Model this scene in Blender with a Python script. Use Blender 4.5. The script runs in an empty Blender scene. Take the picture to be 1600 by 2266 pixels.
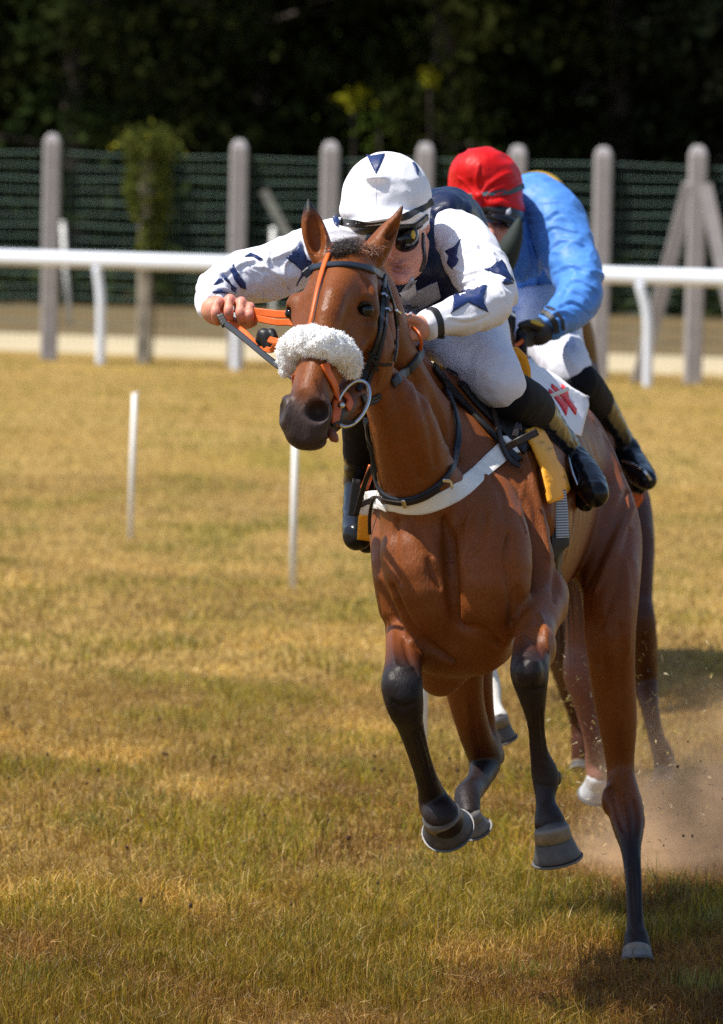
import bpy, bmesh, math, random
import numpy as np
from mathutils import Matrix, Vector

# ---------------------------------------------------------------- camera, world, sun
SC = bpy.context.scene
F_PX = 12600.0                      # focal length in pixels of a 1600 px wide frame
CAM_H = 2.15
PITCH = math.atan((1133 - 390) / F_PX)
ROLL = math.radians(1.15)
CP = np.array([0.0, 0.0, CAM_H])
_R0 = np.array([1.0, 0, 0]); _U0 = np.array([0, math.sin(PITCH), math.cos(PITCH)])
CF = np.array([0, math.cos(PITCH), -math.sin(PITCH)])
CR = math.cos(ROLL) * _R0 + math.sin(ROLL) * _U0
CU = -math.sin(ROLL) * _R0 + math.cos(ROLL) * _U0

cam_d = bpy.data.cameras.new('camera'); cam = bpy.data.objects.new('camera', cam_d)
SC.collection.objects.link(cam)
cam_d.sensor_fit = 'HORIZONTAL'; cam_d.sensor_width = 24.0; cam_d.lens = 24.0 * F_PX / 1600
cam_d.clip_end = 2000; cam_d.clip_start = 0.5
cam_d.dof.use_dof = True; cam_d.dof.focus_distance = 14.8; cam_d.dof.aperture_fstop = 5.6
cam.matrix_world = Matrix(((CR[0], CU[0], -CF[0], 0), (CR[1], CU[1], -CF[1], 0), (CR[2], CU[2], -CF[2], CAM_H), (0, 0, 0, 1)))
SC.camera = cam

SUN_EL, SUN_AZ = math.radians(60), math.radians(-104)     # azimuth clockwise from +Y (away from the camera) towards +X
world = bpy.data.worlds.new('World'); SC.world = world; world.use_nodes = True
_nt = world.node_tree; _bg = _nt.nodes['Background']
_sky = _nt.nodes.new('ShaderNodeTexSky'); _sky.sky_type = 'NISHITA'; _sky.sun_disc = False
_sky.sun_elevation = SUN_EL; _sky.sun_rotation = SUN_AZ
_nt.links.new(_sky.outputs[0], _bg.inputs[0]); _bg.inputs[1].default_value = 0.11
sun_d = bpy.data.lights.new('sun', 'SUN'); sun = bpy.data.objects.new('sun', sun_d); SC.collection.objects.link(sun)
sun_d.energy = 4.6; sun_d.angle = math.radians(0.5); sun_d.color = (1.0, 0.95, 0.86)
_L = Vector((math.sin(SUN_AZ) * math.cos(SUN_EL), math.cos(SUN_AZ) * math.cos(SUN_EL), math.sin(SUN_EL)))
sun.rotation_euler = (-_L).to_track_quat('-Z', 'Y').to_euler()
SC.view_settings.view_transform = 'Standard'; SC.view_settings.look = 'None'
SC.view_settings.exposure = 0.55; SC.view_settings.gamma = 1.0; SC.view_settings.use_curve_mapping = False
SC.cycles.use_denoising = False
SC.cycles.sample_clamp_indirect = 4.0; SC.cycles.max_bounces = 6; SC.cycles.volume_bounces = 1; SC.cycles.transparent_max_bounces = 12

# ---------------------------------------------------------------- helpers: points
def P(px, py, d):
    """world point seen at photo pixel (px, py) at depth d in metres"""
    return CP + CF * d + CR * ((px - 800) / F_PX * d) + CU * ((1133 - py) / F_PX * d)
def M_(px, d):
    return px * d / F_PX
def G(px, py):
    """ground point under photo pixel"""
    v = CF + CR * ((px - 800) / F_PX) + CU * ((1133 - py) / F_PX)
    t = -CAM_H / v[2]
    return CP + v * t
def PX(p):
    q = np.asarray(p) - CP
    d = q @ CF
    return 800 + F_PX * (q @ CR) / d, 1133 - F_PX * (q @ CU) / d, d

def catmull(a, n):
    a = np.asarray(a, float)
    if len(a) < 3 or n <= 1: 
        if len(a) == 2 and n > 1:
            t = np.linspace(0, 1, n + 1)[:, None]
            return a[0] * (1 - t) + a[1] * t
        return a
    e = np.vstack([2 * a[0] - a[1], a, 2 * a[-1] - a[-2]])
    out = []
    for i in range(1, len(e) - 2):
        p0, p1, p2, p3 = e[i - 1], e[i], e[i + 1], e[i + 2]
        for j in range(n):
            t = j / n
            out.append(0.5 * (2 * p1 + (p2 - p0) * t + (2 * p0 - 5 * p1 + 4 * p2 - p3) * t * t + (3 * p1 - p0 - 3 * p2 + p3) * t ** 3))
    out.append(a[-1])
    return np.array(out)

# ---------------------------------------------------------------- value noise
def _hash(ix, iy, iz, seed):
    h = (ix.astype(np.int64) * 374761393 + iy.astype(np.int64) * 668265263 + iz.astype(np.int64) * 2147483647 + seed * 974711) & 0xffffffff
    h = ((h ^ (h >> 13)) * 1274126177) & 0xffffffff
    h = h ^ (h >> 16)
    return (h & 0xffff) / 65535.0
def vnoise(p, seed=0):
    p = np.asarray(p, float)
    i = np.floor(p).astype(np.int64); f = p - i; f = f * f * (3 - 2 * f)
    r = 0
    for dx in (0, 1):
        for dy in (0, 1):
            for dz in (0, 1):
                w = (f[:, 0] if dx else 1 - f[:, 0]) * (f[:, 1] if dy else 1 - f[:, 1]) * (f[:, 2] if dz else 1 - f[:, 2])
                r = r + w * _hash(i[:, 0] + dx, i[:, 1] + dy, i[:, 2] + dz, seed)
    return r
def fbm(p, oct=3, seed=0):
    s = 0; a = 0.5; t = 0
    p = np.asarray(p, float)
    for o in range(oct):
        s = s + a * vnoise(p * 2 ** o + 13.7 * o, seed + o); t += a; a *= .5
    return s / t

# ---------------------------------------------------------------- implicit surfaces
class Field:
    def __init__(self, h):
        self.h = h; self.ops = []
    def chain(self, pts, k=.02, sub=False, A=None, n=4, col=None, kc=None):
        """tube through (x,y,z,r[,cr,cg,cb]) stations; A = linear map that flattens space"""
        a = catmull(np.array(pts, float), n)
        A = np.eye(3) if A is None else np.asarray(A, float)
        c = a[:, 4:7] if a.shape[1] >= 7 else (None if col is None else np.tile(np.array(col, float), (len(a), 1)))
        q = a[:, :3] @ A.T
        self.ops.append(dict(t='c', p=q, r=np.maximum(a[:, 3], 1e-4), A=A, k=k, sub=sub, c=c, raw=a, kc=kc))
    def ell(self, c, r, k=.03, sub=False, R=None, col=None):
        R = np.eye(3) if R is None else np.asarray(R, float)
        self.ops.append(dict(t='e', p=np.asarray(c, float), r=np.asarray(r, float), A=R, k=k, sub=sub, c=None if col is None else np.array(col, float), raw=None))
    def _ev(self, o, X, color=False, cull=None):
        if o['t'] == 'e':
            q = (X - o['p'].astype(X.dtype)) @ o['A'].T.astype(X.dtype); rr = o['r'].astype(X.dtype)
            q = q / rr; k0 = np.sqrt((q * q).sum(1)); q = q / rr; k1 = np.sqrt((q * q).sum(1)) + X.dtype.type(1e-9)
            d = k0 * (k0 - 1) / k1
            if color: return d, np.tile(o['c'], (len(X), 1))
            return d
        q = X @ o['A'].T.astype(X.dtype)
        p, r = o['p'].astype(X.dtype), o['r'].astype(X.dtype)
        best = np.full(len(X), 1e9, X.dtype); bc = None
        if color: bc = np.zeros((len(X), 3))
        segs = range(len(p) - 1)
        if cull is not None and len(p) > 3:
            c, R = cull
            c = c @ o['A'].T; ab = o['p'][1:] - o['p'][:-1]; w = c - o['p'][:-1]
            t = np.clip((w * ab).sum(1) / ((ab * ab).sum(1) + 1e-12), 0, 1)
            dd = np.linalg.norm(w - t[:, None] * ab, axis=1) - (o['r'][:-1] + t * (o['r'][1:] - o['r'][:-1]))
            segs = np.nonzero(dd < dd.min() + 2 * R)[0]
        for i in segs:
            ab = p[i + 1] - p[i]; L = ab @ ab + 1e-12
            w = q - p[i]
            t = np.clip((w @ ab) / L, 0, 1)
            w -= t[:, None] * ab
            d = np.sqrt(np.einsum('ij,ij->i', w, w)) - (r[i] + t * (r[i + 1] - r[i]))
            if color:
                m = d < best
                bc[m] = o['c'][i] + t[m, None] * (o['c'][i + 1] - o['c'][i])
            best = np.minimum(best, d)
        return (best, bc) if color else best
    def _bounds(self):
        lo = np.full(3, 1e9); hi = -lo
        for o in self.ops:
            if o['sub']: continue
            if o['t'] == 'e':
                R = o['A'].T
                e = np.sqrt(((R * o['r']) ** 2).sum(1)); a, b = o['p'] - e, o['p'] + e
            else:
                s = 1 / np.linalg.svd(o['A'])[1].min()
                rr = o['r'][:, None] * s
                a = (o['raw'][:, :3] - rr).min(0); b = (o['raw'][:, :3] + rr).max(0)
            lo = np.minimum(lo, a); hi = np.maximum(hi, b)
        return lo - 4 * self.h, hi + 4 * self.h
    def _comb(self, ids, X, cull=None):
        f = np.full(len(X), 1.0, X.dtype)
        for i in ids:
            o = self.ops[i]; d = self._ev(o, X, False, cull); k = X.dtype.type(o['k'])
            if o['sub']:
                d = -d
                hh = np.maximum(k - np.abs(f - d), 0) / k
                f = np.maximum(f, d) + hh * hh * k * .25
            else:
                hh = np.maximum(k - np.abs(f - d), 0) / k
                f = np.minimum(f, d) - hh * hh * k * .25
        return f
    def build(self, warp=None):
        h = self.h; lo, hi = self._bounds(); B = 14
        nb = np.ceil((hi - lo) / (h * B)).astype(int)
        n = nb * B + 1
        self.lo = lo; self.n = n
        g = np.ones(n, np.float32)
        bi = np.stack(np.meshgrid(*[np.arange(k) for k in nb], indexing='ij'), -1).reshape(-1, 3)
        ctr = lo + (bi * B + B / 2) * h
        R = h * B / 2 * math.sqrt(3)
        D = np.stack([self._ev(o, ctr) for o in self.ops], 1)
        K = np.array([o['k'] for o in self.ops]); S = np.array([o['sub'] for o in self.ops])
        add = np.where(S, 9, D).min(1)
        near = np.abs(add) < R + .045
        # interior far blocks
        for b in np.nonzero(add <= -(R + .045))[0]:
            i = bi[b] * B
            g[i[0]:i[0] + B + 1, i[1]:i[1] + B + 1, i[2]:i[2] + B + 1] = -1
        off = np.stack(np.meshgrid(*[np.arange(B + 1)] * 3, indexing='ij'), -1).reshape(-1, 3) * h
        for b in np.nonzero(near)[0]:
            ids = [i for i in range(len(self.ops)) if D[b, i] < R + K[i] + .02 + max(0, add[b])]
            if not ids: continue
            X = (lo + bi[b] * B * h + off).astype(np.float32)
            i = bi[b] * B
            if all(D[b, j] > R * 1.6 + K[j] + .01 for j in ids if not S[j]):
                continue
            g[i[0]:i[0] + B + 1, i[1]:i[1] + B + 1, i[2]:i[2] + B + 1] = self._comb(ids, X, (ctr[b], R)).reshape(B + 1, B + 1, B + 1)
        self.g = g
        return self
    def sample(self, X):
        q = (np.asarray(X, float) - self.lo) / self.h
        i = np.floor(q).astype(int)
        ok = ((i >= 0) & (i < self.n - 1)).all(1)
        i = np.clip(i, 0, self.n - 2); f = np.clip(q - i, 0, 1)
        r = 0
        for a in (0, 1):
            for b in (0, 1):
                for c in (0, 1):
                    r = r + (f[:, 0] if a else 1 - f[:, 0]) * (f[:, 1] if b else 1 - f[:, 1]) * (f[:, 2] if c else 1 - f[:, 2]) * self.g[i[:, 0] + a, i[:, 1] + b, i[:, 2] + c]
        return np.where(ok, r, 1.0)
    def grad(self, X):
        e = self.h * 2
        X = np.asarray(X, float)
        g = np.stack([self.sample(X + e * v) - self.sample(X - e * v) for v in np.eye(3)], 1)
        return g / (np.linalg.norm(g, axis=1)[:, None] + 1e-9)
    def mesh(self, smooth=2):
        g = self.g; h = self.h
        s = g < 0
        n = np.array(g.shape)
        c = np.zeros(n - 1, np.int8)
        for a in (0, 1):
            for b in (0, 1):
                for d in (0, 1):
                    c += s[a:n[0] - 1 + a, b:n[1] - 1 + b, d:n[2] - 1 + d]
        act = np.nonzero((c > 0) & (c < 8))
        m = len(act[0])
        idx = np.full(n - 1, -1, np.int32); idx[act] = np.arange(m)
        base = np.stack(act, 1)
        acc = np.zeros((m, 3)); cnt = np.zeros(m)
        cv = {}
        for a in (0, 1):
            for b in (0, 1):
                for d in (0, 1):
                    cv[a, b, d] = g[base[:, 0] + a, base[:, 1] + b, base[:, 2] + d].astype(float)
        for ax in range(3):
            o1, o2 = [i for i in range(3) if i != ax]
            for u in (0, 1):
                for v in (0, 1):
                    k0 = [0, 0, 0]; k0[o1] = u; k0[o2] = v; k1 = list(k0); k1[ax] = 1
                    f0, f1 = cv[tuple(k0)], cv[tuple(k1)]
                    x = (f0 < 0) != (f1 < 0)
                    t = np.where(x, f0 / np.where(x, f0 - f1, 1), 0)
                    pt = np.zeros((m, 3)); pt[:, o1] = u; pt[:, o2] = v; pt[:, ax] = t
                    acc += np.where(x[:, None], pt, 0); cnt += x
        V = self.lo + (base + acc / cnt[:, None]) * h
        Q = []
        for ax in range(3):
            o1, o2 = (ax + 1) % 3, (ax + 2) % 3
            sl0 = [slice(None)] * 3; sl1 = [slice(None)] * 3
            sl0[ax] = slice(0, -1); sl1[ax] = slice(1, None)
            e = np.nonzero(s[tuple(sl0)] != s[tuple(sl1)])
            e = np.stack(e, 1)
            e = e[(e[:, o1] > 0) & (e[:, o2] > 0) & (e[:, o1] < n[o1] - 1) & (e[:, o2] < n[o2] - 1)]
            inside = s[e[:, 0], e[:, 1], e[:, 2]]
            def cell(a, b):
                q = e.copy(); q[:, o1] -= a; q[:, o2] -= b
                return idx[q[:, 0], q[:, 1], q[:, 2]]
            q = np.stack([cell(1, 1), cell(0, 1), cell(0, 0), cell(1, 0)], 1)
            q[~inside] = q[~inside][:, ::-1]
            Q.append(q)
        Q = np.vstack(Q)
        Q = Q[(Q >= 0).all(1)]
        E = np.vstack([Q[:, [0, 1]], Q[:, [1, 2]], Q[:, [2, 3]], Q[:, [3, 0]]])
        for _ in range(smooth):
            A = np.zeros_like(V); w = np.zeros(len(V))
            for k in range(3): A[:, k] = np.bincount(E[:, 0], V[E[:, 1], k], len(V)) + np.bincount(E[:, 1], V[E[:, 0], k], len(V))
            w = np.bincount(E[:, 0], minlength=len(V)) + np.bincount(E[:, 1], minlength=len(V))
            V = .5 * V + .5 * A / np.maximum(w, 1)[:, None]
        return V, Q
    def colors(self, V, s=.012):
        C = np.zeros((len(V), 3)); W = np.full(len(V), 1e-12)
        for o in self.ops:
            if o['c'] is None or o['sub']: continue
            if o['t'] == 'e':
                e = o['r'].max() * 1.05 + .06; lo, hi = o['p'] - e, o['p'] + e
            else:
                f = 1 / np.linalg.svd(o['A'])[1].min()
                rr = o['r'][:, None] * f + .06
                lo = (o['raw'][:, :3] - rr).min(0); hi = (o['raw'][:, :3] + rr).max(0)
            m = np.nonzero(((V > lo) & (V < hi)).all(1))[0]
            if not len(m): continue
            d, c = self._ev(o, V[m], True)
            w = np.exp(-np.clip(d, -.01, .4) / s)
            C[m] += w[:, None] * c; W[m] += w
        return C / W[:, None]

def sculpt(f, V, strokes, d0, d1):
    """push the skin in (-) or out (+) along short muscle and vein lines; strokes = (pixel line, width m, height m)"""
    N = f.grad(V); D = np.zeros(len(V))
    for pts, w, a in strokes:
        c = catmull(np.array(pts, float), 8)
        best, who, ok, v = hits([f], c, d0, d1)
        if ok.sum() < 2: continue
        X = CP + v[ok] * best[ok][:, None]
        lo, hi = X.min(0) - 3 * w, X.max(0) + 3 * w
        m = np.nonzero(((V > lo) & (V < hi)).all(1))[0]
        if not len(m): continue
        q_ = V[m]; dist = np.full(len(m), 1e9)
        for i in range(len(X) - 1):
            ab = X[i + 1] - X[i]; t = np.clip(((q_ - X[i]) @ ab) / (ab @ ab + 1e-12), 0, 1)
            e = q_ - X[i] - t[:, None] * ab
            # ends fade out
            fade = .35 + .65 * math.sin(math.pi * (i + .5) / (len(X) - 1))
            dist = np.minimum(dist, np.sqrt((e * e).sum(1)) / fade)
        D[m] += a * np.exp(-(dist / w) ** 2)
    return V + N * D[:, None]

def cam_ray(px, py):
    v = CF + CR * ((px - 800) / F_PX) + CU * ((1133 - py) / F_PX)
    return v
def hits(fields, pxy, d0, d1, step=.006):
    """first surface point under each pixel between depths d0 and d1 -> points, normals, mask"""
    pxy = np.asarray(pxy, float)
    v = CF + np.outer((pxy[:, 0] - 800) / F_PX, CR) + np.outer((1133 - pxy[:, 1]) / F_PX, CU)
    n = int((d1 - d0) / step) + 1
    ds = np.linspace(d0, d1, n)
    best = np.full(len(v), np.nan); who = np.zeros(len(v), int)
    for fi, f in enumerate(fields):
        X = CP + v[:, None, :] * ds[None, :, None]
        s = f.sample(X.reshape(-1, 3)).reshape(len(v), n)
        neg = s < 0
        has = neg.any(1); j = np.maximum(neg.argmax(1), 1)
        r = np.arange(len(v))
        a, b = s[r, j - 1], s[r, j]
        t = np.where(a > 0, np.clip(a / np.where(a - b == 0, 1, a - b), 0, 1), 1)
        dd = np.where(has, ds[j - 1] + (ds[j] - ds[j - 1]) * t, np.nan)
        upd = has & (np.isnan(best) | (dd < best))
        best[upd] = dd[upd]; who[upd] = fi
    ok = ~np.isnan(best)
    return best, who, ok, v

# ---------------------------------------------------------------- helpers: objects
COL = SC.collection
def link(o, parent=None):
    COL.objects.link(o)
    if parent is not None: o.parent = parent
    return o
def mesh_obj(name, V, Fc, mat=None, parent=None, smooth=True, col=None, kind=None):
    me = bpy.data.meshes.new(name)
    V = np.asarray(V, float)
    if isinstance(Fc, np.ndarray) and Fc.ndim == 2:
        k = Fc.shape[1]
        me.vertices.add(len(V)); me.vertices.foreach_set('co', V.astype(np.float32).ravel())
        me.loops.add(Fc.size); me.loops.foreach_set('vertex_index', Fc.astype(np.int32).ravel())
        me.polygons.add(len(Fc)); me.polygons.foreach_set('loop_start', np.arange(0, Fc.size, k, dtype=np.int32))
        me.polygons.foreach_set('loop_total', np.full(len(Fc), k, np.int32))
        me.update(calc_edges=True)
    else:
        me.from_pydata([tuple(v) for v in V], [], [tuple(int(i) for i in f) for f in Fc])
    me.polygons.foreach_set('use_smooth', np.full(len(me.polygons), bool(smooth)))
    if col is not None:
        at = me.color_attributes.new('Col', 'FLOAT_COLOR', 'POINT')
        c = np.ones((len(V), 4), np.float32); c[:, :3] = col
        at.data.foreach_set('color', c.ravel())
    if mat is not None: me.materials.append(mat)
    me.update()
    o = bpy.data.objects.new(name, me)
    if kind: o['kind'] = kind
    return link(o, parent)
def thing(name, label, cat, loc=(0, 0, 0), group=None):
    o = bpy.data.objects.new(name, None); o.empty_display_size = .1
    o.location = tuple(float(v) for v in loc); COL.objects.link(o)
    o['label'] = label; o['category'] = cat
    if group: o['group'] = group
    return o
def adopt(root, o):
    """parent o to root, keeping it where it stands (parts are written in world coordinates)"""
    o.parent = root; o.matrix_parent_inverse = Matrix.Translation(root.location).inverted()
    return o
def tag(o, label, cat, group=None):
    o['label'] = label; o['category'] = cat
    if group: o['group'] = group
    return o

# ---------------------------------------------------------------- materials
def new_mat(name):
    m = bpy.data.materials.new(name); m.use_nodes = True
    return m, m.node_tree, m.node_tree.nodes['Principled BSDF']
def mat(name, color, rough=.6, spec=.5, var=.15, vscale=8, bump=0, bscale=60, metal=0, attr=False, coat=0, sheen=0, stretch=None, sub=0, trans=0, grain=0):
    m, nt, b = new_mat(name); N = nt.nodes; L = nt.links
    tc = N.new('ShaderNodeTexCoord')
    src = tc.outputs['Object']
    if stretch:
        mp = N.new('ShaderNodeMapping'); mp.inputs['Scale'].default_value = stretch
        L.new(src, mp.inputs[0]); src = mp.outputs[0]
    nz = N.new('ShaderNodeTexNoise'); nz.inputs['Scale'].default_value = vscale; nz.inputs['Detail'].default_value = 5
    L.new(src, nz.inputs['Vector'])
    mr = N.new('ShaderNodeMapRange'); mr.inputs[1].default_value = .25; mr.inputs[2].default_value = .75
    mr.inputs[3].default_value = 1 - var; mr.inputs[4].default_value = 1 + var
    L.new(nz.outputs[0], mr.inputs[0])
    mx = N.new('ShaderNodeMix'); mx.data_type = 'RGBA'; mx.blend_type = 'MULTIPLY'; mx.inputs[0].default_value = 1
    if attr:
        at = N.new('ShaderNodeAttribute'); at.attribute_name = 'Col'; L.new(at.outputs['Color'], mx.inputs[6])
    else:
        mx.inputs[6].default_value = (*color, 1)
    L.new(mr.outputs[0], mx.inputs[7]); L.new(mx.outputs[2], b.inputs['Base Color'])
    if grain:
        n3 = N.new('ShaderNodeTexNoise'); n3.inputs['Scale'].default_value = 260; n3.inputs['Detail'].default_value = 3; L.new(src, n3.inputs['Vector'])
        m3 = N.new('ShaderNodeMapRange'); m3.inputs[1].default_value = .3; m3.inputs[2].default_value = .7; m3.inputs[3].default_value = 1 - grain; m3.inputs[4].default_value = 1 + grain
        L.new(n3.outputs[0], m3.inputs[0])
        x3 = N.new('ShaderNodeMix'); x3.data_type = 'RGBA'; x3.blend_type = 'MULTIPLY'; x3.inputs[0].default_value = 1
        L.new(mx.outputs[2], x3.inputs[6]); L.new(m3.outputs[0], x3.inputs[7]); L.new(x3.outputs[2], b.inputs['Base Color'])
        r3 = N.new('ShaderNodeMapRange'); r3.inputs[1].default_value = .3; r3.inputs[2].default_value = .7; r3.inputs[3].default_value = rough - .10; r3.inputs[4].default_value = rough + .12
        L.new(nz.outputs[0], r3.inputs[0]); L.new(r3.outputs[0], b.inputs['Roughness'])
    b.inputs['Roughness'].default_value = rough; b.inputs['Specular IOR Level'].default_value = spec
    b.inputs['Metallic'].default_value = metal; b.inputs['Coat Weight'].default_value = coat; b.inputs['Coat Roughness'].default_value = .12
    b.inputs['Sheen Weight'].default_value = sheen
    if sub:
        b.inputs['Subsurface Weight'].default_value = sub; b.inputs['Subsurface Radius'].default_value = (.012, .004, .002)
        b.inputs['Subsurface Scale'].default_value = 1
    if bump:
        n2 = N.new('ShaderNodeTexNoise'); n2.inputs['Scale'].default_value = bscale; n2.inputs['Detail'].default_value = 4
        L.new(src, n2.inputs['Vector'])
        bp = N.new('ShaderNodeBump'); bp.inputs['Strength'].default_value = 1; bp.inputs['Distance'].default_value = bump
        L.new(n2.outputs[0], bp.inputs['Height']); L.new(bp.outputs[0], b.inputs['Normal'])
    return m
# ---------------------------------------------------------------- helpers: straps, patches, tubes on surfaces
def _fill(a):
    a = np.array(a, float); ok = ~np.isnan(a)
    if not ok.any(): return None
    return np.interp(np.arange(len(a)), np.nonzero(ok)[0], a[ok])
def _smooth1(a, k):
    if k <= 0: return a
    p = np.pad(a, k, mode='edge'); c = np.ones(2 * k + 1) / (2 * k + 1)
    return np.convolve(p, c, 'valid')
def surf(fields, pxy, d0, d1, off=0.0, sm=0, ds=None):
    """points on the surface under pixels (gaps filled) + normals"""
    best, who, ok, v = hits(fields, pxy, d0, d1)
    dd = _fill(best)
    if dd is None: dd = np.full(len(pxy), (d0 + d1) / 2)
    dd = _smooth1(dd, sm)
    X = CP + v * dd[:, None]
    N = np.zeros_like(X)
    for fi, f in enumerate(fields):
        m = (who == fi)
        if m.any():
            N[m] = f.grad(X[m])
            if getattr(f, 'disp', None): X[m] += N[m] * f.disp(X[m])[:, None]
    bad = (~ok) | (np.linalg.norm(N, axis=1) < .5) | ((N * v).sum(1) > .2)
    N[bad] = -v[bad] / np.linalg.norm(v[bad], axis=1)[:, None]
    if sm:
        N = np.stack([_smooth1(N[:, k], sm) for k in range(3)], 1); N /= np.linalg.norm(N, axis=1)[:, None] + 1e-9
    return X + N * off, N
def ribbon(name, X, N, w, th, m, parent=None, closed=False, round_=.25):
    """flat strap along points X with normals N; w may vary"""
    X = np.asarray(X, float); N = np.asarray(N, float); n = len(X)
    w = np.broadcast_to(np.asarray(w, float), (n,))
    T = np.gradient(X, axis=0)
    if closed: T = np.roll(X, -1, 0) - np.roll(X, 1, 0)
    T /= np.linalg.norm(T, axis=1)[:, None] + 1e-9
    S = np.cross(T, N); S /= np.linalg.norm(S, axis=1)[:, None] + 1e-9
    U = np.cross(S, T)
    prof = [(-.5, 0), (-.5, .6), (-.5 + round_ * .5, 1), (.5 - round_ * .5, 1), (.5, .6), (.5, 0)]
    k = len(prof); V = []; Fc = []
    L_ = [X + S * (a * w)[:, None] + U * (b * th) for a, b in prof]
    for a in range(k):                      # each long side has its own vertices, so the edges stay crisp
        o0 = len(V) * n; V += [L_[a], L_[(a + 1) % k]]
        for i in range(n if closed else n - 1):
            j = (i + 1) % n
            Fc.append((o0 + i, o0 + n + i, o0 + n + j, o0 + j))
    V = np.vstack(V)
    if not closed:
        Fc.append(tuple(2 * a * n for a in range(k))[::-1]); Fc.append(tuple(2 * a * n + n - 1 for a in range(k)))
    o = mesh_obj(name, V, Fc, m, None, smooth=True)
    if parent: adopt(parent, o)
    return o
def strap(name, fields, pts, w, m, parent, d=(13.6, 17.2), th=.004, off=.001, sm=3, n=8):
    c = catmull(np.array(pts, float), n)
    X, N = surf(fields, c[:, :2], d[0], d[1], off, sm)
    ww = np.array([M_(w, PX(x)[2]) for x in X])
    return ribbon(name, X, N, ww, th, m, parent)
def tube(name, X, r, m, parent=None, seg=8, closed=False, caps=True, n=1):
    X = np.asarray(X, float)
    if n > 1: X = catmull(X, n)
    r = np.broadcast_to(np.asarray(r, float), (len(X),)) if np.ndim(r) == 0 or len(np.atleast_1d(r)) == len(X) else np.interp(np.linspace(0, 1, len(X)), np.linspace(0, 1, len(r)), r)
    T = np.gradient(X, axis=0) if not closed else np.roll(X, -1, 0) - np.roll(X, 1, 0)
    T /= np.linalg.norm(T, axis=1)[:, None] + 1e-9
    up = np.array([0, 0, 1.0]) if abs(T[0][2]) < .9 else np.array([0, 1.0, 0])
    V = []; a = np.linspace(0, 2 * math.pi, seg, endpoint=False)
    u = np.cross(T[0], up); u /= np.linalg.norm(u)
    for i in range(len(X)):
        u = u - T[i] * (u @ T[i]); u /= np.linalg.norm(u) + 1e-9
        v = np.cross(T[i], u)
        V.append(X[i] + r[i] * (np.outer(np.cos(a), u) + np.outer(np.sin(a), v)))
    V = np.vstack(V); Fc = []
    for i in range(len(X) if closed else len(X) - 1):
        j = (i + 1) % len(X)
        for k in range(seg): Fc.append((i * seg + k, i * seg + (k + 1) % seg, j * seg + (k + 1) % seg, j * seg + k))
    if caps and not closed:
        Fc.append(tuple(range(seg))[::-1]); Fc.append(tuple((len(X) - 1) * seg + k for k in range(seg)))
    o = mesh_obj(name, V, Fc, m)
    if parent: adopt(parent, o)
    return o
def polyfill(poly, L):
    bm = bmesh.new()
    vs = [bm.verts.new((x, y, 0)) for x, y in poly]
    bm.faces.new(vs)
    bmesh.ops.triangulate(bm, faces=bm.faces[:])
    for _ in range(9):
        e = [e for e in bm.edges if e.calc_length() > L]
        if not e: break
        bmesh.ops.subdivide_edges(bm, edges=e, cuts=1, use_grid_fill=False)
        bmesh.ops.triangulate(bm, faces=[f for f in bm.faces if len(f.verts) > 3])
    bm.verts.index_update(); bm.normal_update()
    if sum(f.normal.z * f.calc_area() for f in bm.faces) > 0: bmesh.ops.reverse_faces(bm, faces=bm.faces[:])
    v = np.array([w.co[:2] for w in bm.verts]); t = np.array([[w.index for w in f.verts] for f in bm.faces])
    be = [(e.verts[0].index, e.verts[1].index) for e in bm.edges if e.is_boundary]
    bm.free()
    return v, t, be
def slab(name, X, N, T, be, th, m, parent=None, col=None):
    """sheet X with triangles T given thickness th against its normals"""
    n = len(X)
    V = np.vstack([X, X - N * th])
    Fc = [tuple(t) for t in T] + [tuple(t[::-1] + n) for t in T]
    for a, b in be: Fc.append((a, b, b + n, a + n))
    o = mesh_obj(name, V, Fc, m)
    bm = bmesh.new(); bm.from_mesh(o.data); bmesh.ops.recalc_face_normals(bm, faces=bm.faces[:]); bm.to_mesh(o.data); bm.free()
    if parent: adopt(parent, o)
    return o
def patch(name, fields, poly, m, parent, d=(13.6, 20), off=.0032, th=.004, L=9):
    v, t, be = polyfill(poly, L)
    best, who, ok, ray = hits(fields, v, d[0], d[1], .004)
    if not ok.any(): return None
    if not ok.all():
        good = v[ok]; gb = best[ok]
        for i in np.nonzero(~ok)[0]:
            best[i] = gb[((good - v[i]) ** 2).sum(1).argmin()]; who[i] = who[ok][((good - v[i]) ** 2).sum(1).argmin()]
    X = CP + ray * best[:, None]; N = np.zeros_like(X)
    for fi, f in enumerate(fields):
        k = who == fi
        if k.any():
            N[k] = f.grad(X[k])
            if getattr(f, 'disp', None): X[k] += N[k] * f.disp(X[k])[:, None]
    bad = np.linalg.norm(N, axis=1) < .5
    N[bad] = -ray[bad]
    return slab(name, X + N * off, N, t, be, th, m, parent)
def sheet(name, poly, dfun, m, parent, th=.004, L=14, wr=0.0):
    """free hanging cloth: pixel polygon with depth given by dfun(x, y)"""
    v, t, be = polyfill(poly, L)
    d = np.array([dfun(x, y) for x, y in v])
    X = np.array([P(x, y, e) for (x, y), e in zip(v, d)])
    N = np.zeros_like(X)
    fn = np.cross(X[t[:, 1]] - X[t[:, 0]], X[t[:, 2]] - X[t[:, 0]])
    for k in range(3): np.add.at(N, t[:, k], fn)
    N /= np.linalg.norm(N, axis=1)[:, None] + 1e-9
    flip = ((X - CP) * N).sum(1).mean() > 0
    if flip: N = -N
    if wr: X = X + N * ((fbm(X * 22, 3, 5) - .5) * wr)[:, None]
    return slab(name, X, N, t, be, th, m, parent)
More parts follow.
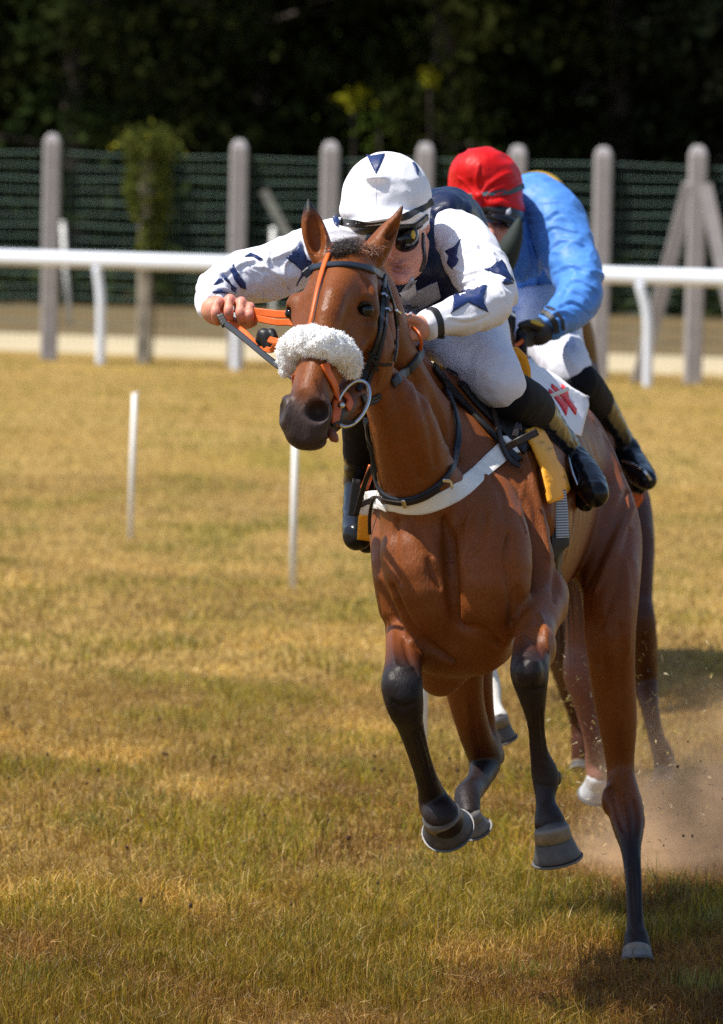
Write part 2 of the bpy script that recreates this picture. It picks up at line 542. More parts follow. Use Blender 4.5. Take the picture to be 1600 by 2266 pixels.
def blades(name, base, tip, w, cols, m, parent=None, bend=None, kind=None, seg=2):
    """many thin tapering blades as one mesh: base, tip (n,3), width (n,), cols (n,3)"""
    n = len(base)
    d = tip - base
    s = np.cross(d, np.random.RandomState(3).normal(size=(n, 3))); s /= np.linalg.norm(s, axis=1)[:, None] + 1e-9
    s *= (w / 2)[:, None]
    mid = base + d * .5 + (bend if bend is not None else 0)
    V = np.stack([base - s, base + s, mid - s * .8, mid + s * .8, tip], 1).reshape(-1, 3)
    i = np.arange(n)[:, None] * 5
    Fc = np.concatenate([i + [0, 1, 3], i + [0, 3, 2], i + [2, 3, 4]], 0)
    o = mesh_obj(name, V, Fc, m, None, smooth=False, col=np.repeat(cols, 5, 0), kind=kind)
    if parent: adopt(parent, o)
    return o
def field_obj(name, f, m, parent, smooth=2, color=False, strokes=None, d=(14, 20)):
    V, Q = f.mesh(smooth)
    C = f.colors(V) if color else None
    if strokes: V = sculpt(f, V, strokes, *d)
    if getattr(f, 'disp', None): 
        V = V + f.grad(V) * f.disp(V)[:, None]
    o = mesh_obj(name, V, Q, m, None, col=C)
    if parent: adopt(parent, o)
    return o
def wrinkle(amp, freq, seed, dirs=(1, 1, 1), spots=()):
    """ridged cloth folds; spots = [(point, radius, extra)] where folds gather"""
    dv = np.array(dirs, float)
    def fn(X):
        p = X * freq * dv
        w = fbm(p * .5 + 7, 2, seed + 40)[:, None] * 1.6
        n = 1 - np.abs(2 * fbm(p + w, 2, seed) - 1)
        r = (n - .62) * 2.2
        a = np.full(len(X), amp)
        for c, rad, ex in spots:
            a = a + ex * np.exp(-((X - c) ** 2).sum(1) / rad ** 2)
        return a * r
    return fn
def uvball(c, r, seg=16, rings=10):
    V = []; Fc = []
    for i in range(rings + 1):
        t = math.pi * i / rings
        for j in range(seg):
            a = 2 * math.pi * j / seg
            V.append((c[0] + r[0] * math.sin(t) * math.cos(a), c[1] + r[1] * math.sin(t) * math.sin(a), c[2] + r[2] * math.cos(t)))
    for i in range(rings):
        for j in range(seg):
            Fc.append((i * seg + j, (i + 1) * seg + j, (i + 1) * seg + (j + 1) % seg, i * seg + (j + 1) % seg))
    return V, Fc
def hoof(parent, cor, sole, r0, r1, front, mats, squash=1.0):
    """hoof wall from coronet centre to sole centre with a thin shoe under it"""
    cor = np.asarray(cor, float); sole = np.asarray(sole, float); ax = sole - cor; Lh = np.linalg.norm(ax); ax /= Lh
    fr = np.asarray(front, float); fr = fr - ax * (fr @ ax); fr /= np.linalg.norm(fr); sd = np.cross(ax, fr)
    seg = 28; a = np.linspace(0, 2 * math.pi, seg, endpoint=False)
    def ring(t, r, slope=0):
        c = cor + ax * Lh * t
        cf = np.cos(a); rr = r * np.where(cf > 0, 1.0, .86)
        sh = -cf * slope
        return c + np.outer(np.cos(a) * rr, fr) + np.outer(np.sin(a) * r * squash, sd) + np.outer(sh, ax)
    prof = [(-.14, .60, .010), (-.06, .92, .008), (.03, 1.0, .007), (.1, 1.03, .006), (.3, 1.10, .004), (.38, 1.12, .003), (.42, 1.10, .003), (.46, 1.13, .003), (.8, 1.25, 0), (.97, 1.31, 0), (1.0, 1.29, 0), (1.0, .9, 0)]
    kk = r1 / (r0 * 1.3)
    V = []; C = []
    cols = {0: (.02, .016, .016), 1: (.05, .045, .045), 2: (.17, .16, .165), 3: (.16, .13, .09), 4: (.16, .10, .035), 5: (.11, .072, .03), 6: (.02, .018, .018), 7: (.05, .05, .055), 8: (.06, .057, .06), 9: (.05, .046, .046), 10: (.04, .036, .034), 11: (.05, .04, .03)}
    for i, (t, r, s_) in enumerate(prof):
        V.append(ring(t, r0 * (1 + (r * kk - 1) * max(0, min(1, t * 1.0)) if t > 0 else r), s_)); C += [mats['tint'](cols[i])] * seg
    V = np.vstack(V); Fc = []
    k = len(prof)
    for i in range(k - 1):
        for j in range(seg): Fc.append((i * seg + j, i * seg + (j + 1) % seg, (i + 1) * seg + (j + 1) % seg, (i + 1) * seg + j))
    Fc.append(tuple((k - 1) * seg + j for j in range(seg)))
    o = mesh_obj('hoof', V, Fc, mats['hoof'], col=np.array(C)); adopt(parent, o)
    # horseshoe: open at the heel
    R1 = r1 * 1.0; pts = []
    for t in np.linspace(-2.45, 2.45, 22):
        rr = R1 * (1.0 if math.cos(t) > 0 else .86)
        pts.append(sole + ax * .003 + fr * (math.cos(t) * rr * .93) + sd * (math.sin(t) * R1 * .93 * squash))
    sh = ribbon('horseshoe', np.array(pts), np.tile(ax, (22, 1)), .018, .006, mats['shoe'])
    sh.parent = o; sh.matrix_parent_inverse = o.matrix_world.inverted()
    return o
# ---------------------------------------------------------------- horses
BAY = (.180, .050, .0100); BAYD = (.10, .026, .007); BLK = (.017, .0105, .0105); MUZ = (.040, .026, .024); TAN = (.25, .075, .017)
XF = [None]                       # optional movement of everything written through q / epx
def PT(x, y, d):
    p = P(x, y, d)
    return XF[0](p) if XF[0] else p
def q(x, y, d, r, c=None):
    p = PT(x, y, d)
    return (p[0], p[1], p[2], M_(r, d)) + (() if c is None else tuple(c))
def qs(l, c):
    return [q(*(t[:4]), t[4] if len(t) > 4 else c) for t in l]
def diag(x, y, z): return np.diag([x, y, z])
def epx(f, x, y, d, rx, ry, rz, k=.03, sub=False, col=None, R=None):
    """ellipsoid with rx, rz in pixels and ry (front to back) in metres"""
    f.ell(PT(x, y, d), (M_(rx, d), ry, M_(rz, d)), k, sub, R, col)
def rotx(a): c, s = math.cos(a), math.sin(a); return np.array([[1, 0, 0], [0, c, -s], [0, s, c]])
def rotz(a): c, s = math.cos(a), math.sin(a); return np.array([[c, -s, 0], [s, c, 0], [0, 0, 1]])
def roty(a): c, s = math.cos(a), math.sin(a); return np.array([[c, 0, s], [0, 1, 0], [-s, 0, c]])

def horse_torso(f, B, D, T):
    f.chain(qs([(1010, 1215, 14.78, 150), (1030, 1165, 15.1, 188), (1085, 1130, 15.6, 200), (1135, 1100, 16.1, 182), (1180, 1085, 16.5, 160)], B), k=.05, A=diag(1, 1, .70), n=6)
    epx(f, 1195, 1050, 16.72, 166, .36, 190, .06, col=B)                    # croup
    f.chain(qs([(1010, 900, 15.05, 45), (1040, 868, 15.4, 42), (1115, 868, 15.9, 55), (1180, 900, 16.5, 75)], B), k=.09, n=3)       # back line
    # shoulders, chest
    epx(f, 1140, 1190, 14.98, 92, .24, 205, .05, col=B, R=roty(-.12))
    epx(f, 905, 1215, 14.92, 82, .23, 190, .05, col=B, R=roty(.06))
    f.chain(qs([(935, 1130, 14.66, 70), (925, 1230, 14.56, 84), (950, 1330, 14.55, 74), (985, 1420, 14.66, 70)], B), k=.022, n=3)      # right breast muscle
    f.chain(qs([(1075, 1120, 14.68, 76), (1085, 1220, 14.54, 92), (1085, 1320, 14.52, 84), (1050, 1410, 14.64, 78)], B), k=.022, n=3)   # left breast muscle
    epx(f, 1010, 1420, 14.85, 130, .3, 75, .05, col=B)                       # brisket
    f.chain(qs([(1190, 1060, 14.98, 40), (1165, 1160, 14.8, 46), (1185, 1270, 14.72, 52), (1200, 1340, 14.68, 56)], B), k=.035, n=3)      # point of the left shoulder to forearm
    f.chain(qs([(870, 1160, 14.9, 42), (868, 1250, 14.75, 46), (890, 1340, 14.75, 54)], B), k=.035, n=3)
def horse_neck(f, B, D):
    f.chain(qs([(802, 606, 14.45, 50), (846, 705, 14.62, 52), (888, 800, 14.86, 52), (950, 868, 15.1, 55), (1015, 885, 15.3, 60)], B), k=.05, n=3)
    f.chain(qs([(845, 850, 14.36, 46), (886, 925, 14.42, 72), (915, 1030, 14.52, 84), (950, 1130, 14.62, 105)], B), k=.05, n=3)
    f.chain(qs([(815, 680, 14.5, 62), (855, 800, 14.6, 72), (915, 930, 14.78, 88), (985, 1060, 14.98, 140)], B), k=.05, n=3)
    f.chain(qs([(838, 840, 14.3, 14), (850, 920, 14.35, 16), (868, 1000, 14.43, 18), (890, 1070, 14.5, 20)], B), k=.03, n=3)   # windpipe ridge
    f.chain(qs([(905, 850, 14.62, 20), (925, 940, 14.62, 24), (945, 1040, 14.64, 24)], B), k=.04, n=3)
def horse_head(f, B, D, M, T):
    f.chain(qs([(774, 592, 14.34, 54), (754, 655, 14.22, 80), (724, 770, 14.12, 62), (694, 860, 14.02, 47, T), (678, 915, 13.97, 44, (.085, .034, .018))], B), k=.03, n=4)
    f.chain(qs([(805, 670, 14.37, 62), (814, 760, 14.33, 62), (806, 830, 14.28, 54), (768, 882, 14.2, 42), (724, 922, 14.09, 40, M), (694, 952, 14.02, 34, M)], B), k=.02, n=4)
    epx(f, 824, 792, 14.27, 49, .075, 78, .015, col=B, R=roty(-.15))           # round cheek
    f.chain(qs([(770, 590, 14.25, 28), (738, 662, 14.07, 34), (709, 780, 14.0, 27), (684, 870, 13.93, 24)], B), k=.06, n=3)                # nasal bone
    f.chain(qs([(838, 712, 14.24, 16), (806, 752, 14.175, 14), (768, 810, 14.11, 9)], B), k=.04, n=3)                                     # cheek bone
    f.chain(qs([(660, 705, 14.2, 14), (664, 780, 14.12, 10)], B), k=.04, n=2)
    epx(f, 800, 652, 14.165, 32, .028, 15, .035, col=B)                      # brow left
    epx(f, 658, 672, 14.24, 24, .035, 24, .03, col=B)                        # brow right
    epx(f, 806, 688, 14.17, 33, .034, 30, .025, col=(.06, .02, .008))
    epx(f, 812, 728, 14.17, 16, .02, 12, .03, col=D)
    epx(f, 655, 694, 14.24, 20, .035, 24, .02, col=D)
    # muzzle
    epx(f, 674, 938, 13.95, 47, .058, 52, .03, col=M)
    epx(f, 680, 962, 13.955, 44, .052, 33, .02, col=M)
    epx(f, 702, 912, 13.93, 34, .045, 38, .016, col=(.05, .036, .036))
    epx(f, 706, 911, 13.955, 22, .02, 23, .004, col=(.002, .002, .002))  # shade inside the nostril openings put into black colour, both sides
    epx(f, 634, 912, 13.95, 21, .045, 38, .016, col=(.045, .034, .034))
    epx(f, 626, 910, 13.97, 10, .02, 22, .004, col=(.002, .002, .002))
    epx(f, 686, 975, 14.0, 38, .045, 23, .008, col=M)
    epx(f, 704, 911, 13.89, 26, .055, 26, .005, sub=True, R=roty(.2))
    epx(f, 619, 909, 13.92, 11, .055, 28, .005, sub=True, R=roty(-.12))
    f.chain(qs([(664, 880, 13.89, 10), (660, 915, 13.885, 9), (664, 945, 13.892, 8), (668, 962, 13.895, 6)], M), k=.03, sub=True, n=3)     # groove between the nostrils
    f.chain(qs([(676, 994, 13.93, 2.5), (700, 984, 13.925, 3), (718, 964, 13.95, 3), (732, 940, 14.0, 2.5)], M), k=.008, sub=True, n=3)    # mouth line
    epx(f, 807, 686, 14.12, 19, .030, 13, .004, sub=True, R=roty(-.4))                    # eye sockets
    epx(f, 643, 694, 14.225, 10, .02, 15, .006, sub=True)
def horse_ears(f, B, K):
    f.chain(qs([(722, 590, 14.36, 25), (704, 540, 14.36, 29), (692, 500, 14.36, 26), (685, 466, 14.36, 14, K), (682, 438, 14.36, 2.5, K)], B), k=.02, n=4, A=diag(1, .75, 1))
    epx(f, 699, 515, 14.33, 18, .022, 52, .008, sub=True, R=roty(.14))
    f.chain(qs([(806, 594, 14.37, 32), (832, 555, 14.36, 30), (856, 518, 14.36, 23), (877, 484, 14.36, 12, B), (895, 448, 14.36, 2.0, K)], B), k=.02, n=4, A=diag(1, .75, 1))
    epx(f, 868, 512, 14.34, 8, .02, 32, .008, sub=True, R=roty(-.62))

SCULPT1 = [
    ([(985, 1150), (995, 1200), (1000, 1260), (1004, 1330), (1012, 1380)], .020, -.020),
    ([(950, 1240), (962, 1270), (975, 1300)], .018, -.012),
    ([(905, 1130), (930, 1180), (955, 1230)], .016, -.008),
    ([(1075, 1130), (1062, 1190), (1030, 1240)], .016, -.007),
    ([(1128, 1180), (1122, 1240), (1135, 1310), (1130, 1380)], .018, -.016),
    ([(1150, 1300), (1148, 1350), (1140, 1410)], .014, -.010),
    ([(868, 1300), (895, 1370), (935, 1420), (1000, 1465)], .022, -.020),
    ([(1020, 1390), (1060, 1400), (1110, 1430)], .024, -.018),
    ([(880, 1150), (872, 1220), (885, 1290)], .014, -.010),
    ([(1160, 1000), (1182, 1080), (1200, 1160), (1214, 1240)], .014, .010),
    ([(1195, 1040), (1214, 1130), (1228, 1220)], .016, -.014),
    ([(1080, 1040), (1110, 1090), (1120, 1150)], .014, -.007),
    ([(1130, 1060), (1165, 1110), (1175, 1170)], .012, .006),
    ([(1040, 1130), (1030, 1180), (1050, 1230)], .006, .004), ([(1150, 1010), (1160, 1060), (1150, 1120), (1165, 1180)], .005, .004),
    # neck: windpipe furrow and long muscle
    ([(870, 840), (890, 920), (905, 990), (930, 1060)], 0.0203, -0.0074),
    ([(905, 810), (935, 890), (955, 960), (965, 1030)], 0.0188, -0.0056),
    ([(845, 880), (856, 950), (872, 1020), (892, 1075)], 0.0174, 0.0043),
    ([(920, 800), (955, 860), (985, 930), (990, 1000)], 0.0174, 0.0037),
    # flank fold, stifle, thigh
    ([(1398, 1070), (1370, 1130), (1335, 1210), (1300, 1290)], 0.0232, -0.0124),
    ([(1405, 1110), (1385, 1160), (1352, 1230), (1318, 1310)], 0.0174, 0.0074),
    ([(1392, 1170), (1372, 1260), (1345, 1350)], 0.0203, -0.0056),
    ([(1300, 1330), (1310, 1400), (1325, 1470)], 0.0261, -0.0087),
    ([(1385, 1240), (1390, 1340), (1392, 1440)], 0.0203, 0.0050),
    ([(1370, 1380), (1374, 1480), (1376, 1580)], 0.0174, -0.0043),
    ([(1340, 1390), (1335, 1450), (1342, 1520)], 0.0174, 0.0050),
    ([(1310, 930), (1345, 980), (1372, 1040)], 0.0232, 0.0062),
    ([(1290, 960), (1320, 1010), (1345, 1070)], 0.0232, -0.0050),
    # ribs and girth line
    ([(1270, 1090), (1268, 1160), (1250, 1240)], .014, -.005), ([(1300, 1080), (1298, 1150), (1282, 1230)], .014, -.005), ([(1240, 1180), (1232, 1260), (1226, 1330)], .016, -.010),
    # legs
    ([(1372, 1620), (1376, 1690), (1384, 1740)], .008, -.006), ([(1356, 1760), (1364, 1800), (1378, 1840)], .008, -.007), ([(1402, 1770), (1408, 1810), (1406, 1850)], .008, -.006), ([(1380, 1760), (1388, 1800), (1394, 1850)], .008, .005),
    ([(1165, 1460), (1185, 1466), (1205, 1462)], .008, .005), ([(1155, 1520), (1178, 1530), (1202, 1522)], .008, -.006), ([(1172, 1600), (1180, 1660), (1190, 1700)], .006, -.005), ([(1160, 1400), (1185, 1420), (1200, 1450)], .010, -.008), ([(1196, 1360), (1206, 1400), (1212, 1440)], .010, .008),
    ([(868, 1470), (892, 1480), (920, 1474)], .008, .005), ([(866, 1550), (890, 1566), (915, 1556)], .008, -.006), ([(895, 1410), (905, 1450), (925, 1490)], .012, -.010), ([(872, 1400), (870, 1440), (876, 1470)], .010, .008), ([(922, 1620), (942, 1690), (955, 1740)], .006, -.005),
    ([(1040, 1560), (1052, 1620), (1062, 1670)], .010, -.008), ([(1030, 1540), (1040, 1600)], .010, .006),
    ([(1180, 1560), (1186, 1620), (1192, 1680)], .005, -.004), ([(1196, 1570), (1202, 1630), (1208, 1690)], .005, -.005), ([(912, 1620), (930, 1680), (946, 1735)], .005, .004), ([(930, 1610), (948, 1670), (962, 1730)], .005, -.005), ([(1394, 1900), (1398, 1970), (1402, 2040)], .005, -.004), ([(1412, 1900), (1414, 1970), (1416, 2040)], .005, -.005), ([(1190, 1735), (1206, 1744), (1224, 1738)], .006, -.004), ([(1398, 2062), (1408, 2070), (1420, 2064)], .006, -.004),
    # head: veins, tear bone, temple hollow
    ([(770, 740), (752, 780), (735, 815)], .010, -.006), ([(800, 610), (812, 625), (822, 645)], .010, -.008), ([(690, 630), (684, 660), (676, 690)], .010, -.006), ([(700, 840), (712, 870), (716, 885)], .006, -.005), ([(820, 740), (800, 770), (784, 800)], .007, .005),
    ([(795, 705), (810, 712), (826, 704)], .004, -.004), ([(785, 662), (800, 652), (818, 654)], .005, .004),
    ([(846, 740), (846, 800), (836, 850)], .012, .005),
]
def build_horse1():
    f = Field(.0068)
    B, D, K, M, T = BAY, BAYD, BLK, MUZ, TAN
    horse_torso(f, B, D, T); horse_neck(f, B, D); horse_head(f, B, D, M, T); horse_ears(f, B, K)
    # right fore, folded
    f.chain(qs([(930, 1330, 14.98, 82), (905, 1415, 14.72, 52), (893, 1470, 14.52, 42, D), (890, 1515, 14.38, 46, K), (896, 1560, 14.38, 42, K), (908, 1605, 14.45, 30, K), (930, 1680, 14.58, 24, K), (948, 1735, 14.68, 26, K), (962, 1778, 14.74, 36, K), (978, 1806, 14.70, 42, K), (986, 1820, 14.71, 42, K)], B), k=.018, n=4)
    epx(f, 975, 1470, 14.85, 58, .12, 72, .04, col=B)                        # elbow
    epx(f, 868, 1512, 14.36, 18, .03, 26, .02, col=K)
    # left fore, reaching
    f.chain(qs([(1190, 1320, 14.76, 70), (1185, 1395, 14.45, 46), (1176, 1450, 14.28, 44, D), (1172, 1490, 14.2, 43, K), (1178, 1535, 14.22, 33, K), (1186, 1600, 14.28, 20, K), (1193, 1665, 14.33, 21, K), (1207, 1718, 14.36, 31, K), (1207, 1772, 14.34, 22, K), (1217, 1822, 14.3, 36, K)], B), k=.018, n=4)
    epx(f, 1205, 1430, 14.3, 26, .05, 45, .02, col=T)
    epx(f, 1170, 1488, 14.15, 30, .03, 32, .02, col=K)
    epx(f, 1228, 1722, 14.42, 16, .03, 20, .015, col=K)
    # left hind, planted
    f.chain(qs([(1282, 1030, 16.62, 78), (1322, 1110, 16.5, 78), (1347, 1190, 16.33, 74), (1352, 1300, 16.1, 64), (1350, 1400, 16.05, 57), (1356, 1500, 16.1, 50), (1367, 1600, 16.15, 43), (1373, 1700, 16.18, 31), (1379, 1765, 16.14, 39), (1390, 1825, 16.06, 36, D), (1396, 1880, 15.98, 23, K), (1402, 1950, 15.9, 19, K), (1406, 2045, 15.8, 20, K), (1409, 2080, 15.77, 29, K), (1410, 2108, 15.74, 32, K)], B), k=.03, n=4)
    f.chain(qs([(1285, 1040, 16.85, 76), (1322, 1150, 16.7, 74), (1340, 1220, 16.6, 66), (1345, 1350, 16.4, 55), (1358, 1520, 16.35, 36), (1385, 1700, 16.32, 18), (1405, 1785, 16.24, 20), (1400, 1830, 16.12, 20, D)], B), k=.05, n=3)
    epx(f, 1345, 1770, 16.12, 14, .03, 30, .02, col=D)
    # right hind, swinging
    f.chain(qs([(1075, 1090, 16.7, 95), (1035, 1280, 16.35, 78), (1020, 1420, 16.25, 60), (1028, 1530, 16.3, 42), (1050, 1620, 16.42, 36, D), (1073, 1680, 16.52, 37, K), (1062, 1722, 16.42, 28, K), (1044, 1748, 16.3, 28, K), (1034, 1764, 16.24, 30, K), (1038, 1800, 16.17, 25, K)], B), k=.03, n=4)
    f.chain(qs([(1075, 1100, 16.9, 85), (1050, 1300, 16.6, 65), (1048, 1460, 16.5, 44), (1075, 1600, 16.55, 22), (1100, 1675, 16.58, 17, K)], B), k=.05, n=3)
    return f.build()

def horse2_xf():
    p0 = P(1015, 885, 15.3); p2 = P(1150, 800, 18.95)
    sh = np.array([p2[0] - p0[0], p2[1] - p0[1], 0.0])
    a = math.radians(-7.0); c, s_ = math.cos(a), math.sin(a)
    def xf(p):
        v = p - p0
        ahead = max(0.0, -v[1] - .25)
        v = np.array([c * v[0] + s_ * v[1], -s_ * v[0] + c * v[1], v[2]])
        v[0] += .034 * ahead
        v[2] -= .20 * ahead
        return p0 + sh + v
    return xf
def build_horse2():
    f = Field(.011)
    B, D, K, M, T = (.11, .032, .012), (.07, .022, .010), (.03, .014, .011), MUZ, (.15, .05, .02)
    PK, WH = (.21, .085, .06), (.72, .68, .62)
    XF[0] = horse2_xf()
    horse_torso(f, B, D, T); horse_neck(f, B, D); horse_head(f, B, D, M, T)
    XF[0] = None
    f.chain(qs([(1120, 1130, 18.75, 62), (1065, 1220, 18.5, 46), (1048, 1310, 18.2, 36), (1056, 1390, 18.25, 24, WH), (1072, 1465, 18.3, 24, WH), (1080, 1520, 18.28, 29, WH), (1090, 1565, 18.2, 22, WH), (1100, 1592, 18.15, 27, WH)], B), k=.02, n=4)
    f.chain(qs([(1290, 1130, 18.9, 62), (1290, 1290, 18.8, 48), (1287, 1420, 18.85, 36, PK), (1284, 1490, 18.85, 39, PK), (1297, 1560, 18.9, 27, PK), (1314, 1640, 18.95, 22, PK), (1322, 1690, 19.0, 28, PK), (1323, 1722, 18.98, 24, PK)], B), k=.02, n=4)
    f.chain(qs([(1300, 1000, 20.45, 80), (1372, 1090, 20.3, 62), (1403, 1190, 20.1, 46), (1410, 1270, 20.0, 37), (1412, 1330, 19.95, 33), (1415, 1385, 19.9, 38), (1424, 1480, 20.15, 34), (1437, 1560, 20.1, 22, D), (1452, 1630, 20.05, 19, D), (1470, 1680, 20.0, 25, D), (1467, 1718, 19.95, 22, D)], D), k=.03, n=4)
    f.chain(qs([(1225, 1000, 20.4, 66), (1222, 1220, 20.2, 46), (1232, 1400, 20.2, 36), (1256, 1500, 20.5, 30), (1278, 1590, 20.6, 20), (1288, 1650, 20.6, 24), (1284, 1690, 20.6, 22)], D), k=.03, n=4)
    return f.build()
# ---------------------------------------------------------------- riders
SKIN = (.66, .30, .19); LIP = (.36, .11, .09); HAIRC = (.03, .02, .015)
M_skin = mat('skin', SKIN, rough=.5, attr=True, var=.10, vscale=60, sub=.12, bump=.0008, bscale=300)
M_white = mat('white_silk', (.79, .79, .85), rough=.55, spec=.25, var=.04, vscale=12, bump=.007, bscale=12)
M_breech = mat('white_breeches', (.68, .69, .80), rough=.55, var=.06, vscale=10, bump=.004, bscale=26)
M_navy = mat('navy_silk', (.006, .012, .045), rough=.4, spec=.35, var=.2, vscale=14, bump=.006, bscale=20)
M_star = mat('navy_star', (.010, .026, .11), rough=.42, var=.15, vscale=30, bump=.002, bscale=40)
M_blue = mat('blue_silk', (.075, .235, .64), rough=.5, spec=.28, var=.14, vscale=9, bump=.011, bscale=13)
M_red = mat('red_silk', (.58, .005, .006), rough=.5, spec=.22, var=.1, vscale=12, bump=.006, bscale=18)
M_yellow = mat('yellow_cloth', (.86, .36, .008), rough=.6, var=.12, vscale=14, bump=.004, bscale=40)
M_capyel = mat('yellow_silk', (.75, .45, .01), rough=.4, var=.1, vscale=14)
M_black = mat('black_elastic', (.014, .014, .017), rough=.55, var=.2, vscale=30, bump=.001, bscale=200)
M_knee = mat('black_neoprene', (.006, .006, .010), rough=.75, spec=.15, var=.2, vscale=20, bump=.003, bscale=30)
M_boot = mat('patent_boot', (.008, .008, .011), rough=.24, spec=.28, var=.2, vscale=20, bump=.0015, bscale=26)
M_bootb = mat('brown_boot', (.07, .03, .02), rough=.6, var=.2)
M_glove = mat('black_glove', (.012, .013, .02), rough=.6, var=.3, vscale=40, bump=.002, bscale=120)
M_lens = mat('dark_lens', (.004, .004, .006), rough=.14, spec=.4, var=.05)
M_rim = mat('goggle_rim', (.008, .008, .009), rough=.35, var=.1)
M_gold = mat('gold_print', (.55, .36, .03), rough=.45, var=.1, vscale=90)
M_greyp = mat('grey_print', (.42, .43, .50), rough=.55, var=.08)
M_teal = mat('teal_band', (.010, .060, .075), rough=.5, var=.1)
M_redp = mat('red_print', (.75, .012, .012), rough=.6, var=.05)

def chains(f, l, k=.03, col=None, n=4, s=1.0, A=None):
    for c in l:
        f.chain([(*a[:3], a[3] * s, *a[4:]) for a in qs(c, col)] if col is not None else [q(t[0], t[1], t[2], t[3] * s) for t in c], k=k, n=n, A=A)

def limb_field(h, cs, k=.03, n=5, s=1.0):
    f = Field(h); chains(f, cs, k=k, n=n, s=s); return f

def make_person(label, group, base):
    return thing('person', label, 'jockey', base, group)

def fist(f, x, y, d, s, col, n=4, dx=24, tilt=0.0, thumb=(1, 1)):
    """hand closed on a rein: palm block, four curled fingers of unequal length, thumb from the side"""
    epx(f, x, y, d + .03, 46 * s, .03, 34 * s, .02, col=col)
    L = [.92, 1.06, 1.0, .8]
    for i in range(n):
        xx = x + (i - 1.5) * dx * s; yy = y + (i - 1.5) * tilt * s
        l = L[i]
        f.chain(qs([(xx, yy - 14 * s, d + .035, 13 * s), (xx - 2 * s, yy - 24 * s * l, d - .005, 12.5 * s), (xx - 2 * s, yy - 4 * s, d - .032 * l, 11.5 * s), (xx, yy + 18 * s * l, d - .022, 11 * s), (xx + 1, yy + 24 * s * l, d + .004, 9.5 * s)], col), k=.0035, n=3)
    f.chain(qs([(x + 36 * s * thumb[0], y + 4 * s, d + .04, 15 * s), (x + 48 * s * thumb[0], y + 22 * s, d + .015, 13 * s), (x + 40 * s * thumb[0], y + 36 * s * thumb[1], d - .01, 11.5 * s), (x + 22 * s * thumb[0], y + 40 * s * thumb[1], d - .022, 9 * s)], col), k=.006, n=3)

def folds(lines, w=.0065, a=.0042):
    out = []
    for i, l in enumerate(lines):
        out.append((l, w, a)); out.append(([(x + 5, y + 7) for x, y in l], w * .8, -a * .9))
    return out
FOLD_L = folds([[(1012, 612), (1045, 600), (1080, 606), (1118, 622)], [(1020, 628), (1055, 618), (1095, 640), (1110, 660)], [(1000, 520), (1030, 500), (1060, 530)], [(1030, 560), (1060, 545), (1092, 562)], [(990, 702), (1030, 706), (1080, 690)], [(1085, 600), (1110, 640), (1116, 668)], [(1040, 500), (1056, 540), (1052, 590)], [(985, 560), (1000, 590), (1025, 605)]])
FOLD_R = folds([[(600, 545), (590, 580), (600, 620), (620, 655)], [(540, 600), (570, 630), (580, 660)], [(645, 560), (628, 600), (640, 650)], [(555, 590), (600, 600), (645, 640)], [(480, 612), (520, 590), (560, 578)], [(665, 530), (640, 558), (600, 570)], [(690, 520), (680, 560), (690, 600)], [(460, 660), (480, 640), (520, 650)]])
FOLD_B = folds([[(1205, 562), (1240, 530), (1290, 542)], [(1225, 602), (1260, 590), (1305, 602)], [(1240, 652), (1270, 620), (1315, 642)], [(1230, 682), (1262, 665), (1300, 690)], [(1210, 482), (1235, 468), (1262, 492)], [(1195, 520), (1225, 500), (1275, 515)], [(1255, 640), (1280, 650), (1300, 670)], [(1215, 700), (1240, 690), (1270, 700)]], .008, .0055)
FOLD_BB = folds([[(1165, 400), (1185, 450), (1190, 520)], [(1180, 390), (1210, 420), (1225, 470)], [(1150, 500), (1170, 560), (1160, 620)], [(1175, 530), (1190, 590), (1180, 640)]], .009, .006)
FOLD_C = folds([[(1064, 432), (1082, 408), (1112, 388), (1132, 384)], [(1070, 434), (1096, 418), (1130, 405)], [(1050, 430), (1030, 408), (1016, 392)], [(1060, 428), (1056, 395), (1060, 365)], [(1075, 436), (1110, 426), (1146, 402)], [(1050, 445), (1075, 455), (1110, 448)]], .007, .006)
